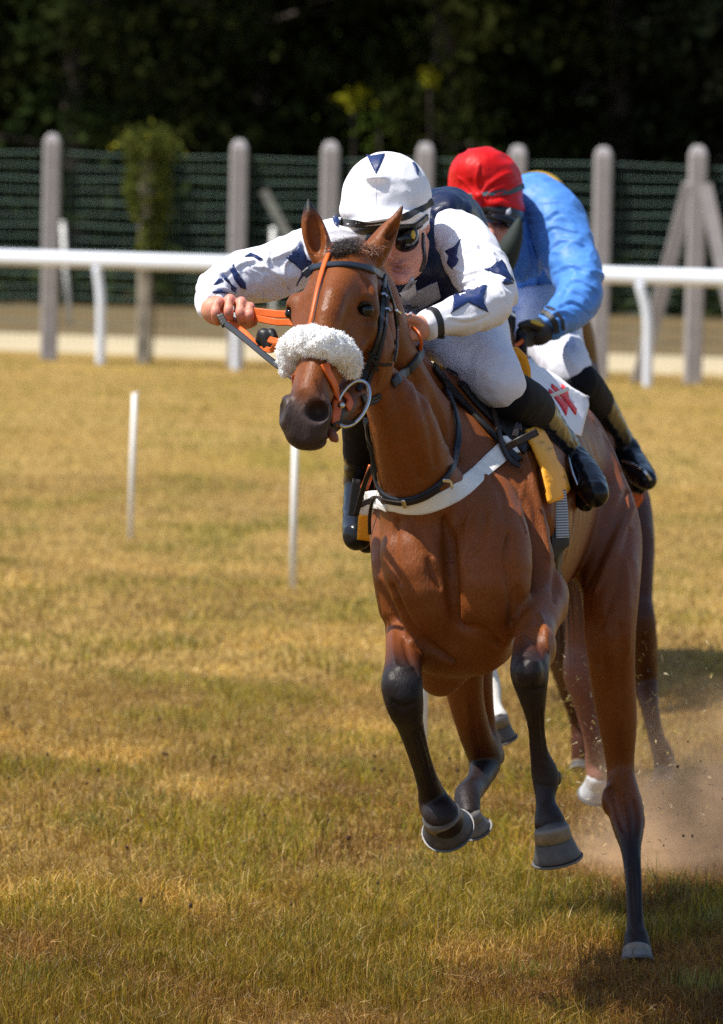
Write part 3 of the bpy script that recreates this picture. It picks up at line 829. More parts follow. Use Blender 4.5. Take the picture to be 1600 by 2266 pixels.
# ---- rider of the bay horse
def build_rider1():
    root = make_person('rider in white silks with navy stars and white cap, crouched low on the leading bay', 'jockeys riding the race', P(1040, 1120, 15.4))
    R1 = {}
    torso = [(905, 575, 15.16, 84), (950, 560, 15.38, 104), (1000, 580, 15.62, 92), (1020, 660, 15.85, 104)]
    armL = [(985, 520, 15.2, 60), (1020, 540, 15.12, 62), (1062, 600, 15.0, 60), (1088, 655, 14.92, 50), (1060, 685, 14.86, 46), (1010, 700, 14.8, 40), (968, 712, 14.75, 33), (948, 718, 14.73, 31)]
    armR = [(790, 545, 15.2, 56), (740, 548, 15.12, 58), (670, 570, 15.06, 56), (598, 602, 15.0, 57), (528, 615, 14.94, 50), (488, 632, 14.86, 42), (470, 656, 14.76, 34), (466, 680, 14.70, 29)]
    thL = [(1020, 660, 15.85, 92), (1035, 740, 15.45, 92), (1060, 790, 15.2, 76), (1098, 838, 15.02, 61), (1118, 868, 15.04, 52)]
    shinL = [(1124, 876, 15.04, 52), (1146, 888, 15.12, 54), (1172, 905, 15.24, 52), (1205, 945, 15.38, 43), (1240, 988, 15.52, 36), (1255, 1010, 15.56, 34)]
    thR = [(960, 660, 15.85, 92), (880, 740, 15.5, 86), (830, 820, 15.15, 66), (815, 862, 15.05, 58)]
    shinR = [(812, 862, 15.05, 54), (806, 930, 15.2, 46), (800, 1000, 15.35, 38), (797, 1060, 15.45, 32)]
    # body: one continuous figure under the clothes
    f = Field(.0045)
    for c in (torso, armL[:-1], armR[:-1], thL, shinL, thR, shinR):
        f.chain(qs([(a, b, c_, r * .78) for a, b, c_, r in c], SKIN), k=.02, n=3)
    f.chain(qs([(905, 575, 15.2, 55), (885, 530, 15.08, 46), (872, 500, 15.0, 40)], SKIN), k=.02)
    epx(f, 865, 470, 14.99, 84, .11, 92, .02, col=SKIN)
    epx(f, 884, 556, 14.95, 56, .07, 62, .03, col=SKIN)                   # face
    f.chain(qs([(934, 540, 15.0, 16), (920, 585, 14.95, 17), (898, 610, 14.9, 17), (880, 614, 14.885, 15)], SKIN), k=.03, n=4)   # jaw, chin
    epx(f, 912, 568, 14.912, 24, .026, 24, .03, col=(.60, .25, .17))          # cheek
    f.chain(qs([(872, 528, 14.885, 9), (859, 550, 14.85, 10), (851, 566, 14.825, 12.5)], (.62, .23, .15)), k=.012, n=3)   # nose
    epx(f, 864, 571, 14.85, 9, .014, 7, .005, col=(.52, .18, .12))
    epx(f, 861, 577, 14.835, 6, .012, 2.5, .003, sub=True)
    epx(f, 875, 586, 14.868, 20, .014, 4, .005, col=LIP)
    epx(f, 878, 607, 14.866, 17, .016, 5, .005, col=(.55, .15, .15))
    epx(f, 880, 597, 14.862, 18, .0125, 5.2, .002, col=(.03, .007, .005))  # open mouth's shade painted as a dark slot between the lips
    epx(f, 893, 580, 14.885, 10, .012, 3, .01, col=(.55, .22, .14))
    f.chain(qs([(872, 578, 14.84, 2), (888, 582, 14.85, 2.5), (899, 598, 14.87, 2)], None) if False else [q(877, 577, 14.845, 2), q(892, 583, 14.86, 2.5), q(900, 600, 14.875, 2)], k=.012, sub=True, n=3)
    epx(f, 884, 619, 14.872, 17, .022, 11, .012, col=(.60, .25, .15))
    epx(f, 940, 497, 15.02, 11, .022, 22, .01, col=(.66, .20, .10), R=roty(.2))   # ear
    epx(f, 936, 497, 15.0, 5, .012, 13, .008, sub=True)
    # wrists and hands
    f.chain(qs([(470, 656, 14.76, 28), (470, 684, 14.68, 26)], SKIN), k=.01, n=2)
    hand = (.56, .235, .15)
    epx(f, 482, 690, 14.68, 28, .035, 30, .02, col=hand)
    for i, (x0, x1, l, y0) in enumerate([(484, 477, 1.0, 668), (509, 506, 1.1, 662), (534, 532, 1.0, 668), (553, 552, .72, 680)]):
        f.chain(qs([(x0 - 6, y0 + 10, 14.66, 11.5), (x0, y0, 14.61, 12.5, (.70, .27, .20)), (x1, y0 + 12 * l, 14.592, 10), (x1, y0 + 24 * l, 14.58, 11.5, (.70, .28, .20)), (x1 + 2, y0 + 42 * l, 14.6, 9.5), (x1 + 5, y0 + 46 * l, 14.63, 8)], hand), k=.0035, n=3)
    f.chain(qs([(500, 705, 14.67, 14), (520, 716, 14.64, 13), (545, 717, 14.62, 12), (562, 714, 14.615, 9)], hand), k=.006, n=3)
    f.chain(qs([(968, 714, 14.77, 28), (935, 724, 14.72, 26)], SKIN), k=.01, n=2)
    epx(f, 922, 728, 14.70, 26, .03, 27, .02, col=hand)
    for i, (y0, l) in enumerate([(712, 1.0), (722, 1.1), (733, 1.0), (744, .8)]):
        f.chain(qs([(918, y0, 14.69, 11), (902 - 4 * l, y0 + 4, 14.66, 10), (894, y0 + 16, 14.64, 9.5), (904, y0 + 22, 14.64, 8.5)], hand), k=.004, n=3)
    f.chain(qs([(925, 712, 14.68, 12), (908, 704, 14.65, 11), (892, 706, 14.63, 9)], hand), k=.006, n=3)
    f.build(); R1['body'] = f
    field_obj('body', f, M_skin, root, color=True)
    # jacket
    j = limb_field(.0065, [torso], k=.05, s=1.02)
    epx(j, 985, 470, 15.3, 66, .17, 55, .05); epx(j, 800, 520, 15.25, 66, .15, 48, .05); epx(j, 900, 560, 15.2, 90, .12, 100, .05)
    epx(j, 985, 600, 15.2, 66, .14, 90, .05)
    epx(j, 1000, 500, 15.7, 75, .35, 70, .06)
    j.disp = wrinkle(.008, 11, 3); j.build(); R1['jacket'] = j
    jk = field_obj('jacket', j, M_navy, root)
    for nm, arm, sd, el in (('sleeve', armL, 11, (1088, 655, 14.92)), ('sleeve', armR, 12, (500, 620, 14.9))):
        s = limb_field(.0045, [arm], k=.02, s=1.06, n=6)
        s.disp = wrinkle(.0060, 13, sd, (1, 1, 1.5), [(P(*el), .11, .005)])
        s.build(); R1.setdefault('sleeves', []).append(s)
        field_obj(nm, s, M_white, root, strokes=FOLD_L if sd == 11 else FOLD_R, d=(14.3, 15.8))
    # breeches
    b = limb_field(.0065, [[(1000, 600, 15.75, 90), (1010, 660, 15.88, 102)], thL, thR], k=.04, s=1.0, n=6)
    b.disp = wrinkle(.003, 16, 21, (1, 1, 1), [(P(1080, 800, 15), .08, .002)])
    b.build(); R1['breeches'] = b
    field_obj('breeches', b, M_breech, root)
    # knee pieces, boots
    for sh, foot, heel, nm in ((shinL, [(1250, 1004, 15.54, 36), (1272, 1028, 15.52, 38), (1300, 1062, 15.42, 38), (1318, 1092, 15.32, 30)], [(1262, 1030, 15.62, 30), (1280, 1085, 15.55, 26), (1296, 1112, 15.48, 20)], 'l'),
                           (shinR, [(797, 1050, 15.45, 32), (794, 1090, 15.42, 33), (790, 1140, 15.33, 33), (791, 1185, 15.22, 33)], [(806, 1080, 15.52, 26), (812, 1150, 15.48, 24), (812, 1205, 15.4, 20)], 'r')):
        kf = limb_field(.005, [[(a, bb, c, r * 1.09) for a, bb, c, r in sh[:3]]], n=5)
        kf.disp = wrinkle(.0012, 20, 31); kf.build(); R1.setdefault('knees', []).append(kf)
        field_obj('knee_sleeve', kf, M_knee, root)
        bf = Field(.0045)
        chains(bf, [[(a, bb, c, r * 1.06) for a, bb, c, r in sh[2:]], foot, heel], k=.018, n=5)
        bf.disp = wrinkle(.0020, 15, 33, (1, 1, 1.8), [(P(sh[-2][0] - 6, sh[-2][1] - 8, sh[-2][2]), .06, .008)])
        bf.build(); R1.setdefault('boots', []).append(bf)
        field_obj('boot', bf, M_boot, root)
    # cap
    c = Field(.004)
    epx(c, 855, 440, 14.98, 100, .142, 104, .02)
    epx(c, 850, 478, 14.96, 99, .135, 40, .02, R=roty(-.12))
    epx(c, 852, 484, 14.90, 86, .118, 9, .012, R=roty(.16))
    epx(c, 835, 393, 14.85, 24, .02, 8, .02)
    c.disp = wrinkle(.0016, 24, 41); c.build(); R1['cap'] = c
    cap = field_obj('cap', c, M_white, root)
    def sub(o): 
        o.parent = cap; o.matrix_parent_inverse = cap.matrix_world.inverted() if False else Matrix.Identity(4); return o
    st = strap('cap_band', [c], [(752, 489), (775, 494), (830, 493), (880, 484), (920, 469), (957, 446)], 17, M_black, root, (14.5, 15.3), .0025, 0, 2)
    for poly in ([(812, 344), (822, 347), (852, 342), (845, 360), (832, 386), (822, 366)], [(912, 360), (916, 368), (923, 386), (924, 388), (926, 378), (920, 365)], [(736, 484), (745, 480), (752, 494), (745, 505), (738, 498)]):
        patch('cap_star', [c, j] + R1['sleeves'], poly, M_star, root, (14.4, 15.6), L=8)
    strap('cap_seam', [c], [(832, 398), (831, 430), (830, 476)], 4, M_white, root, (14.5, 15.3), .001, 0, 1)
    # goggles
    ub = Field(.004); epx(ub, 862, 500, 14.95, 82, .115, 24, .015, R=roty(.10)); ub.build(); field_obj('helmet_rim', ub, M_rim, root)
    g = Field(.0035)
    epx(g, 899, 529, 14.900, 29, .050, 34, .01, R=roty(-.45)); epx(g, 838, 524, 14.91, 32, .04, 28, .01)
    epx(g, 868, 522, 14.91, 16, .035, 10, .01)
    g.build(); gl = field_obj('goggles', g, M_lens, root)
    strap('goggle_strap', [c, f, g], [(820, 508), (860, 512), (905, 502), (930, 492), (944, 480)], 16, M_rim, root, (14.6, 15.3), .004, .001, 2)
    patch('lens_badge', [g], [(910, 513), (913, 510), (917, 513), (918, 521), (915, 529), (911, 527), (909, 520)], M_gold, root, (14.6, 15.3), L=6)
    # chin strap and hair
    strap('chin_strap', [f, j], [(935, 516), (936, 545), (938, 575), (930, 600)], 13, M_rim, root, (14.6, 15.5), .004, .001, 2)
    # stars on the sleeves
    sL, sR = R1['sleeves']
    star1 = [(1077.5, 634), (1073.7, 645), (1058.7, 657), (1067.5, 672.5), (1078.7, 692), (1055, 681), (1035, 671), (1012.5, 685), (997, 694), (1003.7, 666), (1008, 660), (1003.7, 657.5), (1018.7, 645), (1035, 641), (1050, 640), (1057.5, 637.5), (1060, 640)]
    star2 = [(1022, 532), (1010, 547.5), (989, 557), (995, 566), (993, 581), (1004, 596), (1012, 585), (1017, 575.6), (1012, 566), (1015, 553)]
    star3 = [(1072.5, 597.5), (1085, 594), (1097.5, 596), (1107.5, 597.5), (1108.7, 576), (1116, 587.5), (1121, 601), (1132, 625.6), (1116, 615), (1103.7, 607.5), (1085, 600)]
    star4 = [(1116, 619), (1132, 630), (1115, 632.5), (1108, 629)]
    for p_ in (star1, star2, star3, star4): patch('sleeve_star', [sL], p_, M_star, root, (14.4, 15.6), L=7)
    r1 = [(669, 537.5), (670.6, 558), (677, 575), (687.5, 577), (686, 584), (672.5, 597.5), (663, 620), (657.5, 634), (662, 615), (666, 599), (652, 584), (633, 572), (660, 569), (657.5, 550.6)]
    r2 = [(541, 569), (554, 561), (569, 569), (580, 577), (571, 578), (558, 569)]
    r3 = [(504, 596), (517, 585), (520, 605), (526, 616), (538.5, 625.6), (538, 639), (530, 637), (520.6, 620), (513, 605)]
    r4 = [(490.6, 610.6), (505.6, 616), (522.5, 637), (521.6, 650), (511, 631), (494, 620)]
    r5 = [(468, 651), (485, 645), (504, 650), (485, 650)]
    r6 = [(472, 633), (482, 621), (490.6, 620), (490, 625), (478, 632)]
    for p_ in (r1, r2, r3, r4, r5, r6): patch('sleeve_star', [sR], p_, M_star, root, (14.4, 15.6), L=7)
    strap('cuff_band', [sL], [(950, 683), (962, 688), (972, 705), (976, 730), (974, 750)], 19, M_black, root, (14.4, 15.6), .0025, 0, 1)
    patch('chest_panel', [j, f], [(890, 640), (912, 612), (922, 640), (968, 622), (976, 655), (930, 680), (935, 690), (900, 700), (880, 690)], M_greyp, root, (14.5, 15.8), off=.004, L=10)
    patch('collar', [j, f], [(886, 642), (906, 634), (918, 616), (922, 645), (902, 658)], M_white, root, (14.5, 15.8), off=.008, L=10)
    return root, R1

# ---- rider in blue
def build_rider2():
    root = make_person('rider in blue silks with a red cap, riding second behind the starred rider', 'jockeys riding the race', P(1230, 1000, 18.9))
    R2 = {}
    torso = [(1135, 540, 18.62, 84), (1170, 500, 18.8, 98), (1180, 560, 19.0, 98), (1165, 640, 19.15, 96), (1180, 690, 19.2, 92)]
    armL = [(1195, 460, 18.62, 66), (1228, 490, 18.55, 64), (1258, 560, 18.45, 58), (1284, 628, 18.32, 48), (1275, 668, 18.25, 45), (1245, 700, 18.15, 38), (1222, 718, 18.08, 33)]
    armR = [(1120, 470, 18.62, 60), (1050, 520, 18.5, 55), (1010, 600, 18.4, 48), (1050, 670, 18.2, 38), (1090, 710, 18.05, 30)]
    thL = [(1180, 680, 19.2, 86), (1200, 715, 18.9, 84), (1226, 768, 18.5, 66), (1256, 812, 18.26, 51), (1270, 838, 18.25, 42)]
    shinL = [(1275, 846, 18.24, 45), (1290, 860, 18.3, 44), (1315, 890, 18.45, 40), (1348, 940, 18.6, 33), (1378, 990, 18.68, 27), (1390, 1005, 18.68, 26)]
    thR = [(1130, 680, 19.2, 86), (1090, 740, 18.8, 78), (1060, 810, 18.5, 55)]
    shinR = [(1060, 810, 18.5, 50), (1050, 900, 18.75, 40), (1045, 980, 18.95, 28)]
    f = Field(.0075)
    for c in (torso, armL, armR, thL, shinL, thR, shinR):
        f.chain(qs([(a, b, c_, r * .78) for a, b, c_, r in c], SKIN), k=.02, n=3)
    f.chain(qs([(1135, 540, 18.62, 48), (1110, 490, 18.5, 42)], SKIN), k=.02)
    epx(f, 1082, 440, 18.45, 74, .12, 80, .02, col=SKIN); epx(f, 1095, 500, 18.4, 50, .075, 55, .03, col=SKIN)
    f.chain(qs([(1092, 495, 18.32, 9), (1087, 512, 18.29, 10), (1084, 526, 18.27, 13)], (.5, .2, .14)), k=.02, n=3)
    f.chain(qs([(1130, 510, 18.42, 12), (1118, 540, 18.36, 13), (1098, 552, 18.32, 13)], SKIN), k=.02, n=3)
    epx(f, 1104, 524, 18.34, 22, .03, 22, .02, col=(.66, .27, .18))
    epx(f, 1096, 542, 18.31, 12, .01, 4, .008, col=LIP)
    f.build(); R2['body'] = f
    field_obj('body', f, M_skin, root, color=True)
    j = limb_field(.006, [torso], k=.06, s=1.02)
    epx(j, 1190, 455, 18.72, 64, .2, 66, .06); epx(j, 1110, 470, 18.75, 55, .18, 50, .05)
    j.disp = wrinkle(.008, 10, 53, (1.3, 1, 1)); j.build(); R2['jacket'] = j
    field_obj('jacket', j, M_blue, root, strokes=FOLD_BB, d=(17.8, 19.6))
    for arm, sd in ((armL, 61), (armR, 62)):
        s = limb_field(.006, [arm], k=.02, s=1.05, n=6)
        e = arm[3]; s.disp = wrinkle(.0065, 12, sd, (1, 1, 1.6), [(P(e[0], e[1], e[2]), .13, .006)])
        s.build(); R2.setdefault('sleeves', []).append(s); field_obj('sleeve', s, M_blue, root, strokes=FOLD_B if sd == 61 else None, d=(17.6, 19.5))
    b = limb_field(.008, [[(1165, 640, 19.15, 92), (1180, 690, 19.2, 90)], thL, thR], k=.04, n=6)
    b.disp = wrinkle(.003, 15, 63, (1, 1, 1), [(P(1255, 800, 18.25), .1, .003)]); b.build(); R2['breeches'] = b
    field_obj('breeches', b, M_breech, root)
    for sh, foot, heel in ((shinL, [(1388, 1000, 18.68, 27), (1402, 1025, 18.62, 29), (1420, 1050, 18.5, 29), (1432, 1062, 18.4, 22)], [(1394, 1020, 18.74, 24), (1408, 1068, 18.66, 22), (1415, 1080, 18.6, 16)]),
                     (shinR, [(1045, 980, 18.95, 26), (1040, 1030, 18.9, 28), (1038, 1080, 18.75, 26)], [(1050, 1000, 19.0, 22), (1050, 1070, 18.95, 18)])):
        kf = limb_field(.006, [[(a, bb, c, r * 1.10) for a, bb, c, r in sh[:3]]], n=5); kf.disp = wrinkle(.0012, 20, 31); kf.build()
        field_obj('knee_sleeve', kf, M_knee, root)
        bf = Field(.006); chains(bf, [[(a, bb, c, r * 1.06) for a, bb, c, r in sh[2 if len(sh) > 3 else 1:]], foot, heel], k=.018, n=5)
        bf.disp = wrinkle(.0020, 15, 35, (1, 1, 1.8), [(P(*sh[-2][:3]), .07, .007)]); bf.build(); R2.setdefault('boots', []).append(bf)
        field_obj('boot', bf, M_boot, root)
    c = Field(.005)
    epx(c, 1073, 415, 18.45, 82, .145, 88, .02, R=roty(.1)); epx(c, 1082, 446, 18.43, 80, .14, 30, .02, R=roty(-.2))
    epx(c, 1060, 380, 18.4, 60, .1, 50, .02)
    c.disp = wrinkle(.0055, 10, 71, (1.4, 1, .8), [(P(1125, 400, 18.35), .07, .006)]); c.build(); R2['cap'] = c
    field_obj('cap', c, M_red, root, strokes=FOLD_C, d=(17.8, 19))
    strap('cap_band', [c], [(1000, 436), (1024, 437), (1050, 434), (1080, 431), (1120, 425), (1157, 412)], 12, M_teal, root, (17.9, 18.9), .003, .001, 2)
    k = Field(.005)
    k.chain(qs([(1048, 428, 18.27, 6), (1060, 434, 18.26, 8), (1068, 446, 18.27, 7)], None) if False else [q(1048, 428, 18.28, 6), q(1060, 434, 18.26, 8), q(1068, 448, 18.28, 7)], k=.01)
    k.chain([q(1062, 434, 18.26, 6), q(1050, 448, 18.29, 9), q(1036, 464, 18.33, 5)], k=.01); k.build()
    field_obj('cap_knot', k, M_red, root)
    ub = Field(.005); epx(ub, 1094, 464, 18.42, 68, .135, 27, .02, R=roty(-.2)); epx(ub, 1100, 478, 18.39, 58, .10, 24, .02, R=roty(-.15)); ub.build()
    field_obj('helmet_rim', ub, M_rim, root)
    g = Field(.005); epx(g, 1108, 486, 18.31, 42, .055, 18, .012, R=roty(-.28)); g.build(); R2['goggles'] = g
    field_obj('goggles', g, M_lens, root)
    # lettering on the goggle strap
    M_let = mat('strap_lettering', (.6, .52, .3), rough=.5)
    for n_, pl in enumerate(([(0, 0), (2, 0), (2, 3), (5, 0), (7, 0), (4, 4), (7, 9), (5, 9), (2, 5), (2, 9), (0, 9)], [(0, 0), (6, 0), (6, 5), (2, 5), (2, 9), (0, 9)], [(0, 0), (6, 0), (6, 5), (2, 5), (2, 9), (0, 9)])):
        patch('strap_letter', [ub], [(1062 + n_ * 8 + x * .95, 474 - n_ * .8 + y) for x, y in pl], M_let, root, (17.9, 18.9), off=.003, L=6)
    patch('strap_badge', [ub], [(1121, 466), (1128, 461), (1131, 470), (1126, 478), (1120, 476)], M_greyp, root, (17.9, 18.9), off=.003, L=6)
    strap('cuff_band', [R2['sleeves'][0]], [(1198, 690), (1214, 697), (1228, 716), (1232, 738)], 14, M_black, root, (17.6, 18.9), .003, .001, 1)
    strap('cuff_band', [R2['sleeves'][0]], [(1212, 682), (1229, 692), (1242, 710), (1246, 730)], 9, M_black, root, (17.6, 18.9), .003, .001, 1)
    h = Field(.005); col = (0, 0, 0)
    epx(h, 1188, 738, 18.06, 30, .05, 26, .02); h.chain([q(1222, 718, 18.1, 30), q(1196, 732, 18.06, 28)], k=.02)
    for i in range(4):
        h.chain([q(1180 - i * 2, 726 + i * 11, 18.04, 10), q(1158, 728 + i * 11, 18.0, 9.5), q(1149, 738 + i * 11, 17.99, 9), q(1160, 748 + i * 9, 17.98, 8)], k=.004, n=3)
    h.chain([q(1192, 722, 18.0, 11), q(1172, 716, 17.98, 10), q(1152, 720, 17.97, 8)], k=.006, n=3)
    h.build(); field_obj('glove', h, M_glove, root)
    patch('glove_print', [h], [(1173, 708), (1188, 710), (1206, 722), (1196, 722), (1183, 718), (1174, 714)], M_gold, root, (17.6, 18.6), off=.003, L=7)
    h2 = Field(.006); epx(h2, 1098, 718, 18.02, 26, .05, 24, .02)
    for i in range(4): h2.chain([q(1096, 708 + i * 10, 18.0, 9), q(1112, 714 + i * 9, 17.98, 8), q(1106, 726 + i * 8, 17.96, 7)], k=.004, n=3)
    h2.chain([q(1088, 712, 17.98, 9), q(1100, 704, 17.95, 8)], k=.006, n=2)
    h2.build(); field_obj('glove', h2, M_glove, root)
    return root, R2

# ---- third rider, nearly hidden
def build_rider3():
    root = make_person('third rider in a yellow cap, almost hidden behind the blue rider', 'jockeys riding the race', P(1260, 900, 24.3))
    f = Field(.011)
    torso = [(1212, 530, 24.1, 60), (1222, 510, 24.3, 70), (1212, 560, 24.6, 72), (1200, 620, 24.8, 70)]
    armL = [(1240, 500, 24.1, 44), (1262, 540, 24.0, 40), (1270, 590, 23.8, 34), (1245, 620, 23.7, 28), (1220, 630, 23.6, 24)]
    armR = [(1205, 500, 24.1, 44), (1170, 560, 23.9, 38), (1180, 610, 23.7, 28), (1205, 630, 23.6, 24)]
    thL = [(1206, 620, 24.8, 62), (1256, 660, 24.3, 56), (1262, 700, 24.0, 40)]
    thR = [(1192, 620, 24.8, 62), (1160, 660, 24.3, 54), (1140, 700, 24.0, 40)]
    shL = [(1262, 700, 24.0, 38), (1285, 760, 24.3, 30), (1300, 810, 24.5, 22), (1308, 850, 24.3, 22)]
    shR = [(1140, 700, 24.0, 38), (1120, 760, 24.3, 30), (1110, 810, 24.5, 22), (1108, 850, 24.3, 22)]
    for c in (torso, armL, armR, thL, thR, shL, shR): f.chain(qs([(a, b, c_, r * .8) for a, b, c_, r in c], SKIN), k=.02, n=3)
    epx(f, 1190, 465, 24.0, 54, .11, 64, .03, col=SKIN); epx(f, 1182, 510, 23.95, 36, .07, 40, .03, col=SKIN)
    epx(f, 1180, 512, 23.86, 7, .02, 12, .01, col=SKIN)
    f.build(); field_obj('body', f, M_skin, root, color=True)
    j = limb_field(.011, [torso, armL, armR], k=.04, s=1.02); j.disp = wrinkle(.004, 14, 81); j.build(); field_obj('jacket', j, M_navy, root)
    b = limb_field(.011, [thL, thR], k=.04); b.build(); field_obj('breeches', b, M_breech, root)
    for s in (shL, shR):
        bf = limb_field(.008, [s], k=.02, s=1.1); bf.build(); field_obj('boot', bf, M_bootb, root)
    c = Field(.007); epx(c, 1190, 442, 24.0, 66, .14, 62, .02); epx(c, 1190, 466, 23.98, 64, .15, 14, .02); c.build(); field_obj('cap', c, M_capyel, root)
    g = Field(.007); epx(g, 1180, 500, 23.9, 34, .05, 11, .01); g.build(); field_obj('goggles', g, M_lens, root)
    return root
# ---------------------------------------------------------------- setting
RS = np.random.RandomState(11)
def ground_material():
    m, nt, b = new_mat('dry_turf'); N = nt.nodes; L = nt.links
    tc = N.new('ShaderNodeTexCoord')
    def noise(s, det=4, sc=(1, 1, 1)):
        mp = N.new('ShaderNodeMapping'); mp.inputs['Scale'].default_value = sc; L.new(tc.outputs['Object'], mp.inputs[0])
        n = N.new('ShaderNodeTexNoise'); n.inputs['Scale'].default_value = s; n.inputs['Detail'].default_value = det; L.new(mp.outputs[0], n.inputs['Vector']); return n.outputs[0]
    def ramp(src, stops):
        r = N.new('ShaderNodeValToRGB'); L.new(src, r.inputs[0]); e = r.color_ramp.elements
        e[0].position, e[0].color = stops[0][0], (*stops[0][1], 1); e[1].position, e[1].color = stops[-1][0], (*stops[-1][1], 1)
        for p, c in stops[1:-1]:
            k = e.new(p); k.color = (*c, 1)
        return r.outputs[0]
    a = ramp(noise(.9, 5, (.55, .22, 1)), [(.28, (.36, .275, .045)), (.42, (.50, .335, .095)), (.58, (.57, .39, .135)), (.74, (.46, .345, .065))])
    c = ramp(noise(7, 6), [(.3, (.55, .5, .42)), (.6, (1.0, 1.0, 1.0)), (.8, (1.25, 1.2, 1.1))])
    mx = N.new('ShaderNodeMix'); mx.data_type = 'RGBA'; mx.blend_type = 'MULTIPLY'; mx.inputs[0].default_value = .8
    L.new(a, mx.inputs[6]); L.new(c, mx.inputs[7]); L.new(mx.outputs[2], b.inputs['Base Color'])
    c2 = ramp(noise(48, 8), [(.32, (.22, .19, .14)), (.5, (.80, .78, .74)), (.68, (1.35, 1.32, 1.25))])
    mx2 = N.new('ShaderNodeMix'); mx2.data_type = 'RGBA'; mx2.blend_type = 'MULTIPLY'; mx2.inputs[0].default_value = 1
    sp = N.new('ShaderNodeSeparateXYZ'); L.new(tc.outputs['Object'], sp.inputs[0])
    dr = N.new('ShaderNodeMapRange'); dr.inputs[1].default_value = 15; dr.inputs[2].default_value = 30; dr.inputs[3].default_value = .52; dr.inputs[4].default_value = .85; L.new(sp.outputs['Y'], dr.inputs[0])  # near ground coloured darker, to match the shade among its blades
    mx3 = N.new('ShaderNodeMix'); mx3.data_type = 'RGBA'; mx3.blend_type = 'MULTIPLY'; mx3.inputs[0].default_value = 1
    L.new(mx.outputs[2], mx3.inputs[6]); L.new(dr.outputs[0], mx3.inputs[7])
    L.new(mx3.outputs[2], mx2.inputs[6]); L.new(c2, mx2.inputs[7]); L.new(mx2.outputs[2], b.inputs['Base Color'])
    b.inputs['Roughness'].default_value = .9; b.inputs['Specular IOR Level'].default_value = .1
    bp = N.new('ShaderNodeBump'); bp.inputs['Distance'].default_value = .03; L.new(noise(18, 5), bp.inputs['Height']); L.new(bp.outputs[0], b.inputs['Normal'])
    return m
def struct(name, V, Fc, m):
    o = mesh_obj(name, V, Fc, m, smooth=False); o['kind'] = 'structure'; return o

def turf_colors(XY, rnd):
    """living patches and straw, by place"""
    p = np.column_stack([XY[:, 0] * .9, XY[:, 1] * .55, np.zeros(len(XY))])
    g = fbm(p * 2.7, 4, 90); g2 = fbm(p * .45 + 9, 3, 95)
    green = np.clip((g - .50) * 6 + (g2 - .5) * 2.5, 0, 1)
    brown = np.clip((fbm(p * 1.1 + 31, 4, 98) - .47) * 6, 0, 1)
    pale = np.clip((fbm(p * 2.3 + 57, 3, 99) - .56) * 7, 0, 1)
    pal = np.array([(.58, .36, .085), (.44, .245, .045), (.76, .54, .20), (.22, .108, .022), (.56, .37, .05), (.31, .165, .032)])
    gre = np.array([(.40, .31, .020), (.20, .20, .016), (.54, .40, .03), (.31, .27, .022)])
    n = len(XY)
    c = pal[rnd.randint(0, 6, n)] * (1 - .58 * brown[:, None] * np.array([.8, 1.0, 1.1])) * (1 + .75 * pale[:, None])
    k = rnd.rand(n) < (.05 + .56 * green)
    c = np.where(k[:, None], gre[rnd.randint(0, 4, n)], c)
    return c * rnd.uniform(.42, 1.45, (n, 1)) * np.array([.88, .88, .90]), green

